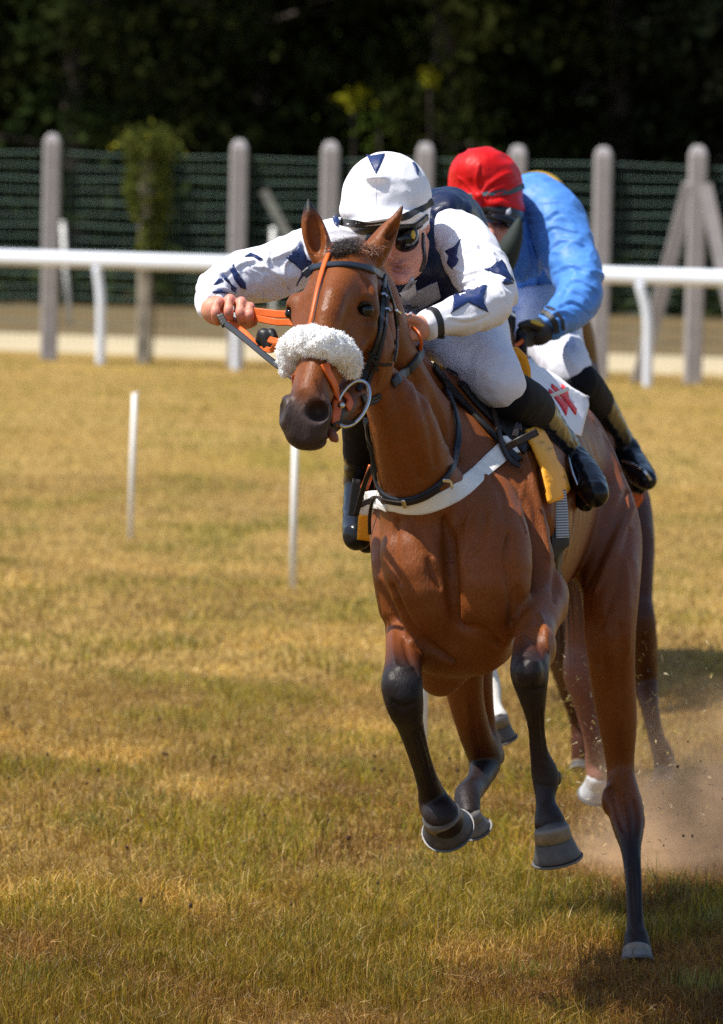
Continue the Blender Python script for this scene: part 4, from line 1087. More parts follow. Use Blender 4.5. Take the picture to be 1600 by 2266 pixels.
def build_setting():
    gm = ground_material()
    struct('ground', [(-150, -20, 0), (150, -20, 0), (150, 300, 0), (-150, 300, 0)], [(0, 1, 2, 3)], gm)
    pm = mat('pale_sand_path', (.44, .36, .22), rough=.9, var=.12, vscale=1.5)
    def py(x, o): return o - .5 * x
    struct('path', [(-60, py(-60, 65.4), .004), (60, py(60, 65.4), .004), (60, py(60, 72.5), .004), (-60, py(-60, 72.5), .004)], [(0, 1, 2, 3)], pm)
    em = mat('brown_verge', (.12, .078, .024), rough=.95, var=.25, vscale=1.2)
    struct('verge', [(-60, py(-60, 72.6), .004), (60, py(60, 72.6), .004), (60, py(60, 170), .004), (-60, py(-60, 170), .004)], [(0, 1, 2, 3)], em)

    # ---- turf blades
    M_grass, nt, b = new_mat('grass_blade'); N = nt.nodes; L = nt.links
    at = N.new('ShaderNodeAttribute'); at.attribute_name = 'Col'; L.new(at.outputs['Color'], b.inputs['Base Color'])
    b.inputs['Roughness'].default_value = .45; b.inputs['Specular IOR Level'].default_value = .35
    tr = N.new('ShaderNodeBsdfTranslucent'); L.new(at.outputs['Color'], tr.inputs['Color'])
    ms = N.new('ShaderNodeMixShader'); ms.inputs[0].default_value = .35
    L.new(b.outputs[0], ms.inputs[1]); L.new(tr.outputs[0], ms.inputs[2]); L.new(ms.outputs[0], N['Material Output'].inputs['Surface'])
    B, T, W, C, BD = [], [], [], [], []
    for d0, d1, dens, w, h0, h1 in ((12.9, 17.5, 15500, .0018, .018, .058), (17.5, 24, 5000, .0028, .018, .055), (24, 40, 900, .0065, .016, .045), (40, 64.5, 200, .010, .012, .035)):
        hw = lambda d: .063 * d + 1.5
        n = int(dens * (d1 - d0) * (hw(d0) + hw(d1)))
        y = d0 + (d1 - d0) * RS.rand(n); x = RS.uniform(-1, 1, n) * hw(y) + .0
        # clumping: pull blades towards tuft centres
        XY = np.column_stack([x, y])
        col, green = turf_colors(XY, RS)
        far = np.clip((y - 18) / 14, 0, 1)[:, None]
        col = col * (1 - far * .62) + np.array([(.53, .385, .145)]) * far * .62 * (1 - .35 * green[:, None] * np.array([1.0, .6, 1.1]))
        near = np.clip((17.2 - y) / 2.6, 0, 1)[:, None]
        col = col * (1 - near * np.array([[.26, .36, .45]]))  # near blades browner: thatch, and lens falloff put into the colour
        cl = fbm(np.column_stack([x * 9, y * 9, np.zeros(n)]), 2, 77)
        big = fbm(np.column_stack([x * 2.2, y * 2.2, np.zeros(n)]), 2, 78)
        cl = cl * (1 - far[:, 0]) + .5 * far[:, 0]
        h = RS.uniform(h0, h1, n) * (.35 + 1.3 * cl) * (.6 + .8 * big) * (1 + .35 * green)
        keep = RS.rand(n) < np.clip(.35 + 1.3 * cl, 0, 1) * np.where(np.abs(x) < .063 * y + .3, 1, .4)
        long_ = RS.rand(n) < .010
        h = np.where(long_, h * 1.7 + .02, h)
        az = RS.uniform(0, 2 * math.pi, n); ln = np.where(RS.rand(n) < .45, RS.uniform(.8, 2.2, n), RS.uniform(.1, .8, n)) * (1 - .45 * green)
        dirx, diry = np.cos(az), np.sin(az)
        base = np.column_stack([x, y, np.full(n, -.004)])
        nrm = 1 / np.sqrt(1 + ln ** 2 * .6)
        tip = base + np.column_stack([dirx * h * ln * nrm, diry * h * ln * nrm, h * nrm + .004])
        bend = np.column_stack([-dirx * h * .1, -diry * h * .1, h * .22])
        s = keep
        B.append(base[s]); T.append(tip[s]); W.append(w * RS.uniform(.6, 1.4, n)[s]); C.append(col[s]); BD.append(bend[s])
    # denser green tufts seen in the photo around the planted hoof and here and there
    tuft_px = [(1260, 2010, 130, 20), (1500, 1990, 110, 17), (1440, 2080, 60, 14), (1580, 2060, 60, 14), (410, 1425, 60, 10), (250, 1500, 70, 10), (420, 1616, 40, 8), (300, 1780, 90, 14), (760, 1700, 60, 10), (200, 1840, 60, 14), (640, 1850, 110, 12), (300, 2030, 80, 15), (480, 2010, 40, 14), (130, 1990, 60, 12), (920, 1930, 80, 12), (1180, 2170, 70, 12), (1540, 2200, 60, 14), (60, 2180, 90, 14), (700, 2100, 80, 12), (880, 2190, 60, 12)]
    for px, py_, rpx, hc in tuft_px:
        g = G(px, py_); n = 190
        rad = M_(rpx, np.linalg.norm(g - CP))
        rr = rad * 1.25 * RS.rand(n) ** .7 ; a = RS.uniform(0, 6.283, n)
        x = g[0] + rr * np.cos(a); y = g[1] + rr * np.sin(a) * 1.6
        h = hc * .0058 * RS.uniform(.45, 1.1, n); az = RS.uniform(0, 6.283, n); ln = RS.uniform(.05, .55, n)
        base = np.column_stack([x, y, np.full(n, -.004)])
        tip = base + np.column_stack([np.cos(az) * h * ln, np.sin(az) * h * ln, h])
        gre = np.array([(.15, .16, .022), (.10, .13, .018), (.24, .22, .03), (.40, .29, .08)])
        B.append(base); T.append(tip); W.append(.0030 * RS.uniform(.6, 1.3, n)); C.append(gre[RS.choice(4, n, p=[.28, .17, .27, .28])]); BD.append(np.column_stack([np.zeros(n), np.zeros(n), h * .12]))
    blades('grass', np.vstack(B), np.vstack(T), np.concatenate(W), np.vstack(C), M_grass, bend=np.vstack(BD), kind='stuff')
    # dried seed heads standing in the turf
    V, Fc = [], []
    spots = [(RS.uniform(0, 1500), RS.uniform(1560, 1760)) for _ in range(70)] + [(RS.uniform(100, 1000), RS.uniform(1760, 2080)) for _ in range(16)]
    for px, py_ in spots:
        g = G(px, py_); h = RS.uniform(.05, .10); lx = RS.uniform(-.02, .02)
        r = RS.uniform(.0035, .006)
        v, fc = uvball((g[0] + lx, g[1], h), (r, r, r * 1.5), 6, 4)
        k = len(V); V += v; Fc += [tuple(i + k for i in f) for f in fc]
        k = len(V); V += [(g[0] - .0008, g[1], -.005), (g[0] + .0008, g[1], -.005), (g[0] + lx + .0008, g[1], h), (g[0] + lx - .0008, g[1], h), (g[0], g[1] + .0012, -.005), (g[0] + lx, g[1] + .0012, h)]
        Fc += [(k, k + 1, k + 2, k + 3), (k + 1, k + 4, k + 5, k + 2), (k + 4, k, k + 3, k + 5)]
    mesh_obj('seed_heads', V, Fc, mat('dry_seed_head', (.055, .022, .010), rough=.9, var=.3), kind='stuff')

# ---------------------------------------------------------------- fence, rail, stakes
def build_fence():
    M_conc = mat('concrete', (.33, .31, .315), rough=.85, var=.16, vscale=5, bump=.004, bscale=40)
    M_rail = mat('white_plastic', (.72, .77, .86), rough=.4, var=.04, vscale=3)
    M_wire = mat('green_wire', (.070, .135, .115), rough=.6, var=.15)
    M_stake = mat('white_paint', (.74, .73, .70), rough=.5, var=.08, vscale=10)
    fy = lambda x: 62.75 - .5 * x
    def post_mesh(w=.095, h=2.56):
        c = .022; V = []; 
        prof = [(w - c, w), (w, w - c), (w, -w + c), (w - c, -w), (-w + c, -w), (-w, -w + c), (-w, w - c), (-w + c, w)]
        for z, s in ((-.3, 1), (h - .10, 1), (h - .04, .78), (h, .42)):
            V += [(x * s, y * s, z) for x, y in prof]
        Fc = [(i * 8 + k, i * 8 + (k + 1) % 8, (i + 1) * 8 + (k + 1) % 8, (i + 1) * 8 + k)[::-1] for i in range(3) for k in range(8)]
        Fc += [tuple(24 + k for k in range(8))[::-1], tuple(range(8))]
        return V, Fc
    V, Fc = post_mesh()
    pts = [(-4.62, 'grey concrete fence post cut by the left frame edge'), (-3.58, 'leftmost whole grey concrete post, left of the ivy covered one'), (-2.49, 'concrete post wrapped in green ivy, its bare foot blotched white and brown'), (-1.44, 'grey concrete post above the starred rider\'s outstretched arm'),
           (-.42, 'grey concrete post showing just left of the white cap'), (.62, 'grey concrete post top between the white and red caps'), (1.62, 'grey concrete post top showing right of the red cap'), (2.53, 'tall bare grey concrete post right of the blue rider'),
           (3.52, 'grey concrete strainer post held by two slanting braces'), (4.55, 'grey concrete post beyond the right frame edge')]
    heights = [2.56, 2.56, 2.50, 2.53, 2.53, 2.53, 2.52, 2.52, 2.55, 2.5]
    me = None
    M_old = mat('blotched_concrete', (.30, .27, .22), rough=.9, var=.55, vscale=6)
    for (x, lab), h in zip(pts, heights):
        if x > 4 or x < -4.5: continue
        if me is None:
            o = mesh_obj('fence_post', V, Fc, M_conc, smooth=False); me = o.data
        else:
            o = link(bpy.data.objects.new('fence_post', me))
        o.location = (x, fy(x), 0); o.scale = (1, 1, h / 2.56); o.rotation_euler.z = RS.uniform(-.05, .05)
        if abs(x + 2.49) < .01:
            o.material_slots[0].link = 'OBJECT'; o.material_slots[0].material = M_old; o.scale.x = o.scale.y = .8
        tag(o, lab, 'fence post', 'concrete posts of the boundary fence')
        if abs(x - 3.52) < .01:
            for sx in (-1, 1):
                b0 = np.array([x + sx * .075, fy(x) - .02, 2.13]); b1 = np.array([x + sx * .60, fy(x) - .35 if sx > 0 else fy(x) + .25, -.1])
                br = mesh_obj('brace', *beam(b0, b1, .075, .075), M_conc, smooth=False); adopt(o, br)
                br.matrix_parent_inverse = o.matrix_basis.inverted()
    # wire fence
    wf = thing('wire_fence', 'green strained wire fence with many level wires behind the concrete posts', 'fence', (0, fy(0) + .12, 0))
    zt = 2.33
    for k in range(15):
        z = zt - k * .135
        xs = np.linspace(-9, 9, 40)
        X = np.column_stack([xs, fy(xs) + .12, z + .012 * np.sin(xs * 3 + k) + .01 * np.sin(xs * 1.3 + 2 * k)])
        tube('wire', X, .0065 if k % 2 == 0 else .005, M_wire, wf, seg=5)
    V, Fc = [], []
    for x in np.arange(-9, 9, .07):
        k = len(V); y = fy(x) + .12; r = .0022
        V += [(x - r, y, .2), (x + r, y, .2), (x + r, y, zt), (x - r, y, zt), (x, y + r, .2), (x, y + r, zt)]
        Fc += [(k, k + 1, k + 2, k + 3), (k + 1, k + 4, k + 5, k + 2), (k + 4, k, k + 3, k + 5)]
    o = mesh_obj('mesh_wires', V, Fc, M_wire, smooth=False, kind='stuff'); adopt(wf, o)
    # white running rail
    ry = lambda x: 61.65 - .58 * x
    rail = thing('running_rail', 'white plastic running rail with goose neck posts along the course edge', 'rail', (0, ry(0), 0))
    xs = np.linspace(-9, 9, 30); a = np.linspace(0, 2 * math.pi, 16, endpoint=False)
    V = np.vstack([np.column_stack([np.full(16, x), ry(x) + .055 * np.cos(a), 1.158 + .084 * np.sin(a)]) for x in xs])
    Fc = [(i * 16 + k, i * 16 + (k + 1) % 16, (i + 1) * 16 + (k + 1) % 16, (i + 1) * 16 + k) for i in range(29) for k in range(16)]
    o = mesh_obj('rail_tube', V, Fc, M_rail); adopt(rail, o)
    px = [-5.9, -4.43, -2.94, -1.41, .04, 1.5, 2.98, 4.45, 5.9]
    for x in px:
        pr = [(-.10, 1.08, .03), (-.075, .98, .02), (-.035, .84, .01), (-.008, .66, 0), (0, .4, 0), (.004, .0, 0), (.004, -.15, 0)]
        k = .55 if x < 0 else 1.0
        X = [(x + a_ * k, ry(x) + c_ + .0, z_) for a_, z_, c_ in pr]
        tube('rail_post', X, .052, M_rail, rail, seg=10, n=4)
    # slender white stakes
    labs = ['leftmost white marker stake standing on the open turf', 'white marker stake below the bay\'s muzzle', 'white marker stake behind the bay\'s folded foreleg']
    for (px_, py_), lean, lab in zip([(288, 1195), (647, 1308), (932, 1745)], (.012, .0, .0), labs):
        g = G(px_, py_)
        st = thing('marker_stake', lab, 'stake', g, 'white marker stakes on the turf')
        tube('shaft', [g + np.array([0, 0, -.1]), g + np.array([lean * .4, 0, .4]), g + np.array([lean, 0, .86])], [.0185, .0175, .016], M_stake, st, seg=10)
        top = g + np.array([lean, 0, .855])
        tube('hook', [top, top + np.array([.012, 0, .008]), top + np.array([.03, 0, .004])], .004, M_stake, st, seg=6)
    for (px_, py_), (tx, ty), lab in (((155, 725), (138, 490), 'thin white pole leaning beyond the rail beside the leftmost concrete post'), ((604, 755), (605, 503), 'thin white pole beyond the rail over the starred rider\'s arm')):
        g = G(px_, py_); d = PX(g)[2]; t = P(tx, ty, d)
        o = tube('thin_pole', [g, (g + t) / 2, t], .034, M_stake, seg=8)
        tag(o, lab, 'pole', 'thin white poles beyond the rail')
    g = P(585, 425, 64.2); e = P(700, 640, 63.7)
    o = mesh_obj('slanting_strut', *beam(g, e, .05, .05), mat('mossy_concrete', (.11, .105, .09), rough=.9, var=.3), smooth=False)  # dimness behind the wires is put into this darker concrete
    tag(o, 'slanting concrete strut seen dimly behind the wires left of the white cap', 'strut')

def beam(a, b, w, t):
    a = np.asarray(a, float); b = np.asarray(b, float); d = b - a; d /= np.linalg.norm(d)
    s = np.cross(d, [0, 1, 0]); s /= np.linalg.norm(s); u = np.cross(s, d)
    V = [p + s * i * w + u * j * t for p in (a, b) for i, j in ((-1, -1), (1, -1), (1, 1), (-1, 1))]
    return V, [(0, 1, 2, 3), (7, 6, 5, 4), (0, 4, 5, 1), (1, 5, 6, 2), (2, 6, 7, 3), (3, 7, 4, 0)]

# ---------------------------------------------------------------- trees
def leaf_mat(name, tr=.25):
    m, nt, b = new_mat(name); N = nt.nodes; L = nt.links
    at = N.new('ShaderNodeAttribute'); at.attribute_name = 'Col'; L.new(at.outputs['Color'], b.inputs['Base Color'])
    b.inputs['Roughness'].default_value = 1; b.inputs['Specular IOR Level'].default_value = 0
    t = N.new('ShaderNodeBsdfTranslucent'); L.new(at.outputs['Color'], t.inputs['Color'])
    ms = N.new('ShaderNodeMixShader'); ms.inputs[0].default_value = tr
    L.new(b.outputs[0], ms.inputs[1]); L.new(t.outputs[0], ms.inputs[2]); L.new(ms.outputs[0], N['Material Output'].inputs['Surface'])
    return m
def leaves(name, C, size, cols, m, parent=None, rs=None, droop=.3):
    n = len(C); rs = rs or RS
    a = rs.normal(size=(n, 3)); a[:, 2] -= droop; a /= np.linalg.norm(a, axis=1)[:, None]
    b = np.cross(a, rs.normal(size=(n, 3))); b /= np.linalg.norm(b, axis=1)[:, None]
    s = size * rs.uniform(.5, 1.3, n)
    V = np.stack([C - a * s[:, None] * .5, C + b * s[:, None] * .28, C + a * s[:, None] * .5, C - b * s[:, None] * .28], 1).reshape(-1, 3)
    Fc = (np.arange(n)[:, None] * 4 + [0, 1, 2, 3])
    o = mesh_obj(name, V, Fc, m, smooth=False, col=np.repeat(cols, 4, 0))
    if parent: adopt(parent, o)
    return o
def build_trees():
    ML = leaf_mat('dark_leaf', .10); MB = mat('bark', (.05, .038, .028), rough=.95, var=.4, vscale=6, bump=.02, bscale=10)
    rs = np.random.RandomState(5)
    spec = [(-8.3, 96, 12.5), (-4.9, 93.5, 13.5), (-1.9, 97, 12.8), (1.2, 94.5, 14), (4.2, 97, 13), (7.4, 94, 13.5), (10.6, 97, 12), (-12.6, 95, 13), (14.4, 95, 13)]
    labs = ['dark evergreen at the far left edge beyond the fence', 'dark evergreen rising behind the ivy covered post', 'dark evergreen above the starred rider\'s outstretched arm', 'dark tree with yellow lit leaves above the white cap', 'dark tree above the red cap', 'almost black tree above the bare post right of the blue rider', 'almost black tree at the far right edge', 'dark evergreen beyond the left frame edge', 'dark tree beyond the right frame edge']
    tint = [(.021, .030, .008), (.020, .028, .008), (.017, .024, .007), (.021, .027, .007), (.012, .017, .006), (.009, .012, .006), (.008, .011, .006), (.02, .03, .01), (.008, .011, .006)]  # shade of the wood is put into these near-black leaf tints
    for (x, y, h), lab, tc in zip(spec, labs, tint):
        t = thing('tree', lab, 'tree', (x, y, 0), 'trees of the wood beyond the fence')
        tube('trunk', [(x, y, -.2), (x + .1, y, 2), (x - .05, y + .1, 6), (x, y, h * .9)], [.3, .24, .17, .05], MB, t, seg=9, n=3)
        # boughs: drooping sprays of leaves hung on limbs all the way down
        nb = 130; C = []; K = []
        for i in range(nb):
            z = .5 + (h - 1.2) * (i + rs.rand()) / nb
            a = rs.uniform(0, 6.283); R = (3.1 if z < h * .45 else 3.1 + 1.1 * math.sin((z / h - .45) / .35 * 1.57) if z < h * .8 else 4.2 * (h - z) / (h * .2)) * rs.uniform(.65, 1.1)
            R = max(R, .5); m_ = 105
            u = rs.rand(m_) ** .7
            c = np.column_stack([x + np.cos(a) * R * u, y + np.sin(a) * R * u, z - .25 * R * u ** 2 * rs.uniform(.5, 1.4)])
            c += rs.normal(size=(m_, 3)) * np.column_stack([.16 + .22 * u, .16 + .22 * u, .10 + .12 * u])
            C.append(c); K.append(np.tile(np.array(tc) * rs.uniform(.55, 1.6) * np.array([rs.uniform(.9, 1.25), 1, 1]), (m_, 1)))
            if i % 9 == 0:
                pass
        C = np.vstack(C); K = np.vstack(K); k = C[:, 2] > .15
        leaves('crown', C[k], .24, K[k] * rs.uniform(.8, 1.2, (k.sum(), 1)), ML, t, rs)
        for i in range(7):
            z = 1.2 + i * h * .09; a = rs.uniform(0, 6.283); R = 2.4
            tube('limb', [(x, y, z), (x + math.cos(a) * R * .5, y + math.sin(a) * R * .5, z + .25), (x + math.cos(a) * R, y + math.sin(a) * R, z)], [.07, .045, .015], MB, t, seg=6, n=3)
    # saplings at the wood edge, the sun's glow put into their leaf colour
    for (px, py_, d, s, col), lab in zip([(780, 224, 90.5, .10, (.16, .155, .010)), (950, 172, 90.5, .06, (.17, .16, .010)), (838, 288, 90, .22, (.05, .075, .012))], ['small sprig of yellow lit leaves above the white cap', 'tiny sprig of yellow lit leaves high above the red cap', 'pale green leafy sapling top behind the white cap']):
        c = P(px, py_, d); t = thing('sapling', lab, 'sapling', (c[0], c[1], 0), 'sunlit saplings at the wood edge')
        n = 70; C = c + rs.normal(size=(n, 3)) * np.array([s * 1.25, s, s * .6]) + rs.normal(size=(7, 3))[rs.randint(0, 7, n)] * s * .7
        leaves('crown', C, .13, np.tile(col, (n, 1)) * rs.uniform(.6, 1.3, (n, 1)), ML, t, rs)
        tube('trunk', [(c[0], c[1], -.1), (c[0] + .05, c[1], c[2] * .5), tuple(c)], [.03, .022, .01], MB, t, seg=6, n=3)
    # deep wood behind: one uncountable dark mass
    n = 34000
    C = np.column_stack([rs.uniform(-26, 26, n), rs.uniform(100, 110, n), rs.uniform(0, 15, n)])
    leaves('far_wood', C, 1.5, np.array([(.010, .014, .007)]) * rs.uniform(.6, 1.4, (n, 1)), ML, None, rs)['kind'] = 'stuff'
    n = 5000
    C = np.column_stack([rs.uniform(-16, 16, n), rs.uniform(90.5, 93, n), np.abs(rs.normal(0, .35, n))])
    leaves('undergrowth', C, .32, np.array([(.020, .026, .008)]) * rs.uniform(.5, 1.5, (n, 1)), ML, None, rs)['kind'] = 'stuff'
    # ivy on the second post
    x0, y0 = -2.49, 62.75 + .5 * 2.49
    iv = thing('ivy', 'bushy green ivy climbing the concrete post left of the starred rider', 'ivy', (x0, y0, 0))
    MI = leaf_mat('ivy_leaf', .3)
    n = 2300; z = rs.uniform(1.15, 2.48, n); a = rs.uniform(0, 6.283, n); r = .13 + .08 * rs.rand(n) + .05 * np.sin(z * 7)
    C1 = np.column_stack([x0 + .02 + r * np.cos(a) * (.55 + .6 * (z > 1.6)), y0 + r * np.sin(a), z])
    n2 = 1100; C2 = np.array([x0 + .03, y0, 2.46]) + rs.normal(size=(n2, 3)) * np.array([.145, .12, .085])
    n3 = 260; C3 = np.array([x0 + .16, y0 - .05, 1.5]) + rs.normal(size=(n3, 3)) * np.array([.07, .07, .33])
    col = np.vstack([np.tile((.095, .115, .025), (n + n3, 1)), np.tile((.085, .10, .022), (n2, 1))])
    C = np.vstack([C1, C3, C2])
    k = np.array([(.25, .22, .02) if rs.rand() < .06 else (0, 0, 0) for _ in range(len(C))])
    leaves('foliage', C, .075, col * rs.uniform(.5, 1.5, (len(C), 1)) + k, MI, iv, rs)
    tube('stem', [(x0 + .1, y0 - .1, 0), (x0 + .12, y0 - .1, .6), (x0 + .08, y0 - .1, 1.3), (x0 + .1, y0 - .1, 2.2)], .014, MB, iv, seg=6, n=4)

# ---------------------------------------------------------------- dust and flying turf
def build_dust():
    m = bpy.data.materials.new('dust'); m.use_nodes = True; nt = m.node_tree; N = nt.nodes; L = nt.links
    N.remove(N['Principled BSDF'])
    v = N.new('ShaderNodeVolumePrincipled'); v.inputs['Color'].default_value = (.86, .60, .38, 1); v.inputs['Anisotropy'].default_value = .0
    tc = N.new('ShaderNodeTexCoord')
    nz = N.new('ShaderNodeTexNoise'); nz.inputs['Scale'].default_value = 2.1; nz.inputs['Detail'].default_value = 6; nz.inputs['Roughness'].default_value = .6; nz.inputs['Distortion'].default_value = 1.2
    L.new(tc.outputs['Object'], nz.inputs['Vector'])
    ln = N.new('ShaderNodeVectorMath'); ln.operation = 'LENGTH'; L.new(tc.outputs['Object'], ln.inputs[0])
    fall = N.new('ShaderNodeMapRange'); fall.inputs[1].default_value = .97; fall.inputs[2].default_value = .0; fall.inputs[3].default_value = -.5; fall.inputs[4].default_value = .55
    L.new(ln.outputs['Value'], fall.inputs[0])
    fall.inputs[1].default_value = 1.0; fall.inputs[2].default_value = .1; fall.inputs[3].default_value = 0; fall.inputs[4].default_value = 1; fall.interpolation_type = 'SMOOTHSTEP'
    rg = N.new('ShaderNodeMapRange'); rg.interpolation_type = 'SMOOTHSTEP'; rg.inputs[1].default_value = .36; rg.inputs[2].default_value = .66; rg.inputs[3].default_value = .04; rg.inputs[4].default_value = 1; L.new(nz.outputs[0], rg.inputs[0])
    mu = N.new('ShaderNodeMath'); mu.operation = 'MULTIPLY'; L.new(fall.outputs[0], mu.inputs[0]); L.new(rg.outputs[0], mu.inputs[1])
    m2 = N.new('ShaderNodeMath'); m2.operation = 'MULTIPLY'; m2.inputs[1].default_value = 5.2; L.new(mu.outputs[0], m2.inputs[0])
    L.new(m2.outputs[0], v.inputs['Density']); L.new(v.outputs[0], N['Material Output'].inputs['Volume'])
    for c, r in ((P(1650, 1815, 17.95), (.60, .75, .52)), (P(1450, 1885, 17.7), (.40, .5, .16))):
        V, Fc = uvball((0, 0, 0), (1, 1, 1), 24, 16)
        o = mesh_obj('dust_cloud', V, Fc, m); o.location = tuple(c); o.scale = r; o['kind'] = 'stuff'
    rs = np.random.RandomState(8)
    n = 900
    px = np.concatenate([rs.normal(1480, 70, 420), rs.normal(1320, 45, 260), rs.uniform(1180, 1600, 220)]); py_ = np.concatenate([rs.normal(1760, 150, 420), rs.normal(1640, 110, 260), rs.uniform(1400, 1980, 220)])
    dd = rs.uniform(16.6, 19.8, n)
    X = np.array([P(a, b, d) for a, b, d in zip(px, py_, dd)]); X = X[X[:, 2] > .02]; n = len(X)
    dr = rs.normal(size=(n, 3)); dr /= np.linalg.norm(dr, axis=1)[:, None]; ln_ = rs.uniform(.006, .03, n)[:, None]
    pal = np.array([(.6, .45, .18), (.75, .65, .4), (.5, .36, .06), (.10, .06, .03)])
    M_fl = mat('flying_grass', (.5, .4, .2), rough=.6, attr=True)
    blades('flying_turf', X, X + dr * ln_, rs.uniform(.0014, .0028, n), pal[rs.choice(4, n, p=[.36, .3, .16, .18])], M_fl, bend=dr[:, [1, 2, 0]] * ln_ * .15, kind='stuff')
    V, Fc = [], []
    for i in range(46):
        p = P(rs.normal(1490, 80), rs.normal(1820, 120), rs.uniform(16.8, 18.5))
        if p[2] < .03: continue
        r = rs.uniform(.0012, .0042)
        v, fc = uvball(p, (r * rs.uniform(.7, 1.5), r, r * rs.uniform(.7, 1.3)), 6, 4); v = [tuple(np.array(q_) + rs.normal(size=3) * r * .25) for q_ in v]
        k = len(V); V += v; Fc += [tuple(j + k for j in f) for f in fc]
    mesh_obj('flying_clods', V, Fc, mat('soil', (.06, .035, .022), rough=.95), kind='stuff')
# ---------------------------------------------------------------- tack
M_leather = mat('black_leather', (.010, .009, .009), rough=.42, spec=.3, var=.25, vscale=40, bump=.0008, bscale=200)
M_brownl = mat('brown_black_leather', (.020, .013, .010), rough=.45, spec=.3, var=.25, vscale=40, bump=.0008, bscale=200)
M_band = mat('navy_leather', (.012, .018, .030), rough=.42, spec=.35, var=.15, vscale=40)
M_orange = mat('orange_leather', (.66, .115, .008), rough=.5, var=.12, vscale=50, bump=.0006, bscale=300)
M_steel = mat('steel', (.55, .56, .58), rough=.22, metal=1, var=.05)
M_fleece = mat('fleece', (.80, .77, .71), rough=.95, var=.06, vscale=40, attr=True)
M_web = mat('white_webbing', (.78, .76, .72), rough=.75, var=.10, vscale=24, bump=.001, bscale=240)
M_cloth = mat('white_cloth', (.76, .75, .80), rough=.7, var=.05, vscale=9, bump=.003, bscale=18)
M_girth = mat('striped_elastic', (.10, .14, .2), rough=.6, var=.2)
M_girthb = mat('girth_leather', (.016, .016, .018), rough=.6, var=.25, vscale=30)

def striped(m):
    nt = m.node_tree; N = nt.nodes; L = nt.links; b = N['Principled BSDF']
    tc = N.new('ShaderNodeTexCoord'); w = N.new('ShaderNodeTexWave'); w.bands_direction = 'Z'; w.inputs['Scale'].default_value = 45
    L.new(tc.outputs['Object'], w.inputs['Vector'])
    mx = N.new('ShaderNodeMix'); mx.data_type = 'RGBA'; mx.inputs[6].default_value = (.04, .06, .10, 1); mx.inputs[7].default_value = (.45, .50, .56, 1)
    L.new(w.outputs[0], mx.inputs[0]); L.new(mx.outputs[2], b.inputs['Base Color'])
striped(M_girth)

def build_hair(root, hf):
    M_hair = mat('horse_hair', (.05, .03, .02), rough=.45, attr=True)
    rs = np.random.RandomState(21)
    n = 1500
    px = np.concatenate([rs.uniform(740, 796, 950), rs.uniform(792, 838, 550)]); py_ = 566 - 14 * np.sin((px - 735) / 110 * 3.14) + rs.uniform(-8, 10, n)
    X, N_ = surf([hf], np.column_stack([px, py_]), 13.8, 14.9, -.004)
    lf = px < 795
    cl = rs.randint(0, 46, n); ct = np.column_stack([rs.normal(0, .014, 46), rs.normal(-.015, .010, 46), rs.uniform(.0, .016, 46)])
    t = X + ct[cl] + rs.normal(size=(n, 3)) * .004 + np.column_stack([np.where(lf, rs.normal(-.016, .006, n), .004), np.full(n, -.006), np.where(lf, .014, -.004)])
    c = np.where(lf[:, None], np.array([(.10, .085, .08)]), np.array([(.20, .085, .045)])) * rs.uniform(.25, 2.0, (n, 1))
    o = blades('forelock', X, t, rs.uniform(.0008, .0014, n), c, M_hair, root, bend=np.column_stack([rs.normal(0, .006, n), rs.normal(-.004, .004, n), np.full(n, .010)]))
    # mane along the crest
    cr = catmull(np.array([(804, 562, 14.5), (850, 648, 14.72), (893, 745, 14.95), (950, 815, 15.2)], float), 40)
    n = len(cr) * 9; i = rs.randint(0, len(cr), n)
    b = np.array([P(cr[k, 0] + rs.normal(0, 6) - 12, cr[k, 1] + rs.normal(0, 5), cr[k, 2] + .02) for k in i])
    t = b + np.column_stack([rs.uniform(-.09, -.02, n), rs.uniform(.0, .08, n), rs.uniform(-.05, .03, n)])
    blades('mane', b, t, rs.uniform(.002, .004, n), np.tile((.03, .02, .018), (n, 1)) * rs.uniform(.5, 2, (n, 1)), M_hair, root, bend=np.tile((0, 0, .015), (n, 1)))
    n = 420; d = P(1228, 930, 17.02)
    b = d + rs.normal(size=(n, 3)) * .025; t = d + np.column_stack([rs.normal(0, .06, n), rs.uniform(.25, .55, n), rs.uniform(-.85, -.4, n)])
    blades('tail', b, t, rs.uniform(.004, .008, n), np.tile((.02, .014, .013), (n, 1)) * rs.uniform(.5, 2, (n, 1)), M_hair, root, bend=np.column_stack([np.zeros(n), np.full(n, .12), np.full(n, .14)]))
def build_eye(root):
    M_eye = mat('horse_eye', (.004, .003, .003), rough=.10, spec=.45, var=.1)
    for px, py_, d, r in ((808, 686, 14.150, 21), (643, 694, 14.232, 13)):
        V, Fc = uvball(P(px, py_, d), (M_(r, d), M_(r, d), M_(r * .92, d)), 20, 14)
        adopt(root, mesh_obj('eye', V, Fc, M_eye))
    M_lid = mat('eyelid', (.018, .010, .008), rough=.5, spec=.3, var=.2)
    tube('eyelid', [P(786, 694, 14.142), P(792, 680, 14.128), P(804, 671, 14.122), P(818, 672, 14.132), P(828, 682, 14.155)], [.002, .0035, .004, .0035, .002], M_lid, root, seg=8, n=5)
def build_tongue(root):
    M_t = mat('tongue', (.20, .06, .035), rough=.5, var=.3, vscale=60)
    tf = Field(.004); tf.chain([q(728, 955, 13.99, 9), q(738, 964, 13.98, 10), q(744, 974, 13.98, 7)], k=.006); tf.chain([q(734, 960, 13.98, 8), q(735, 972, 13.98, 6)], k=.006); tf.build()
    field_obj('tongue', tf, M_t, root)
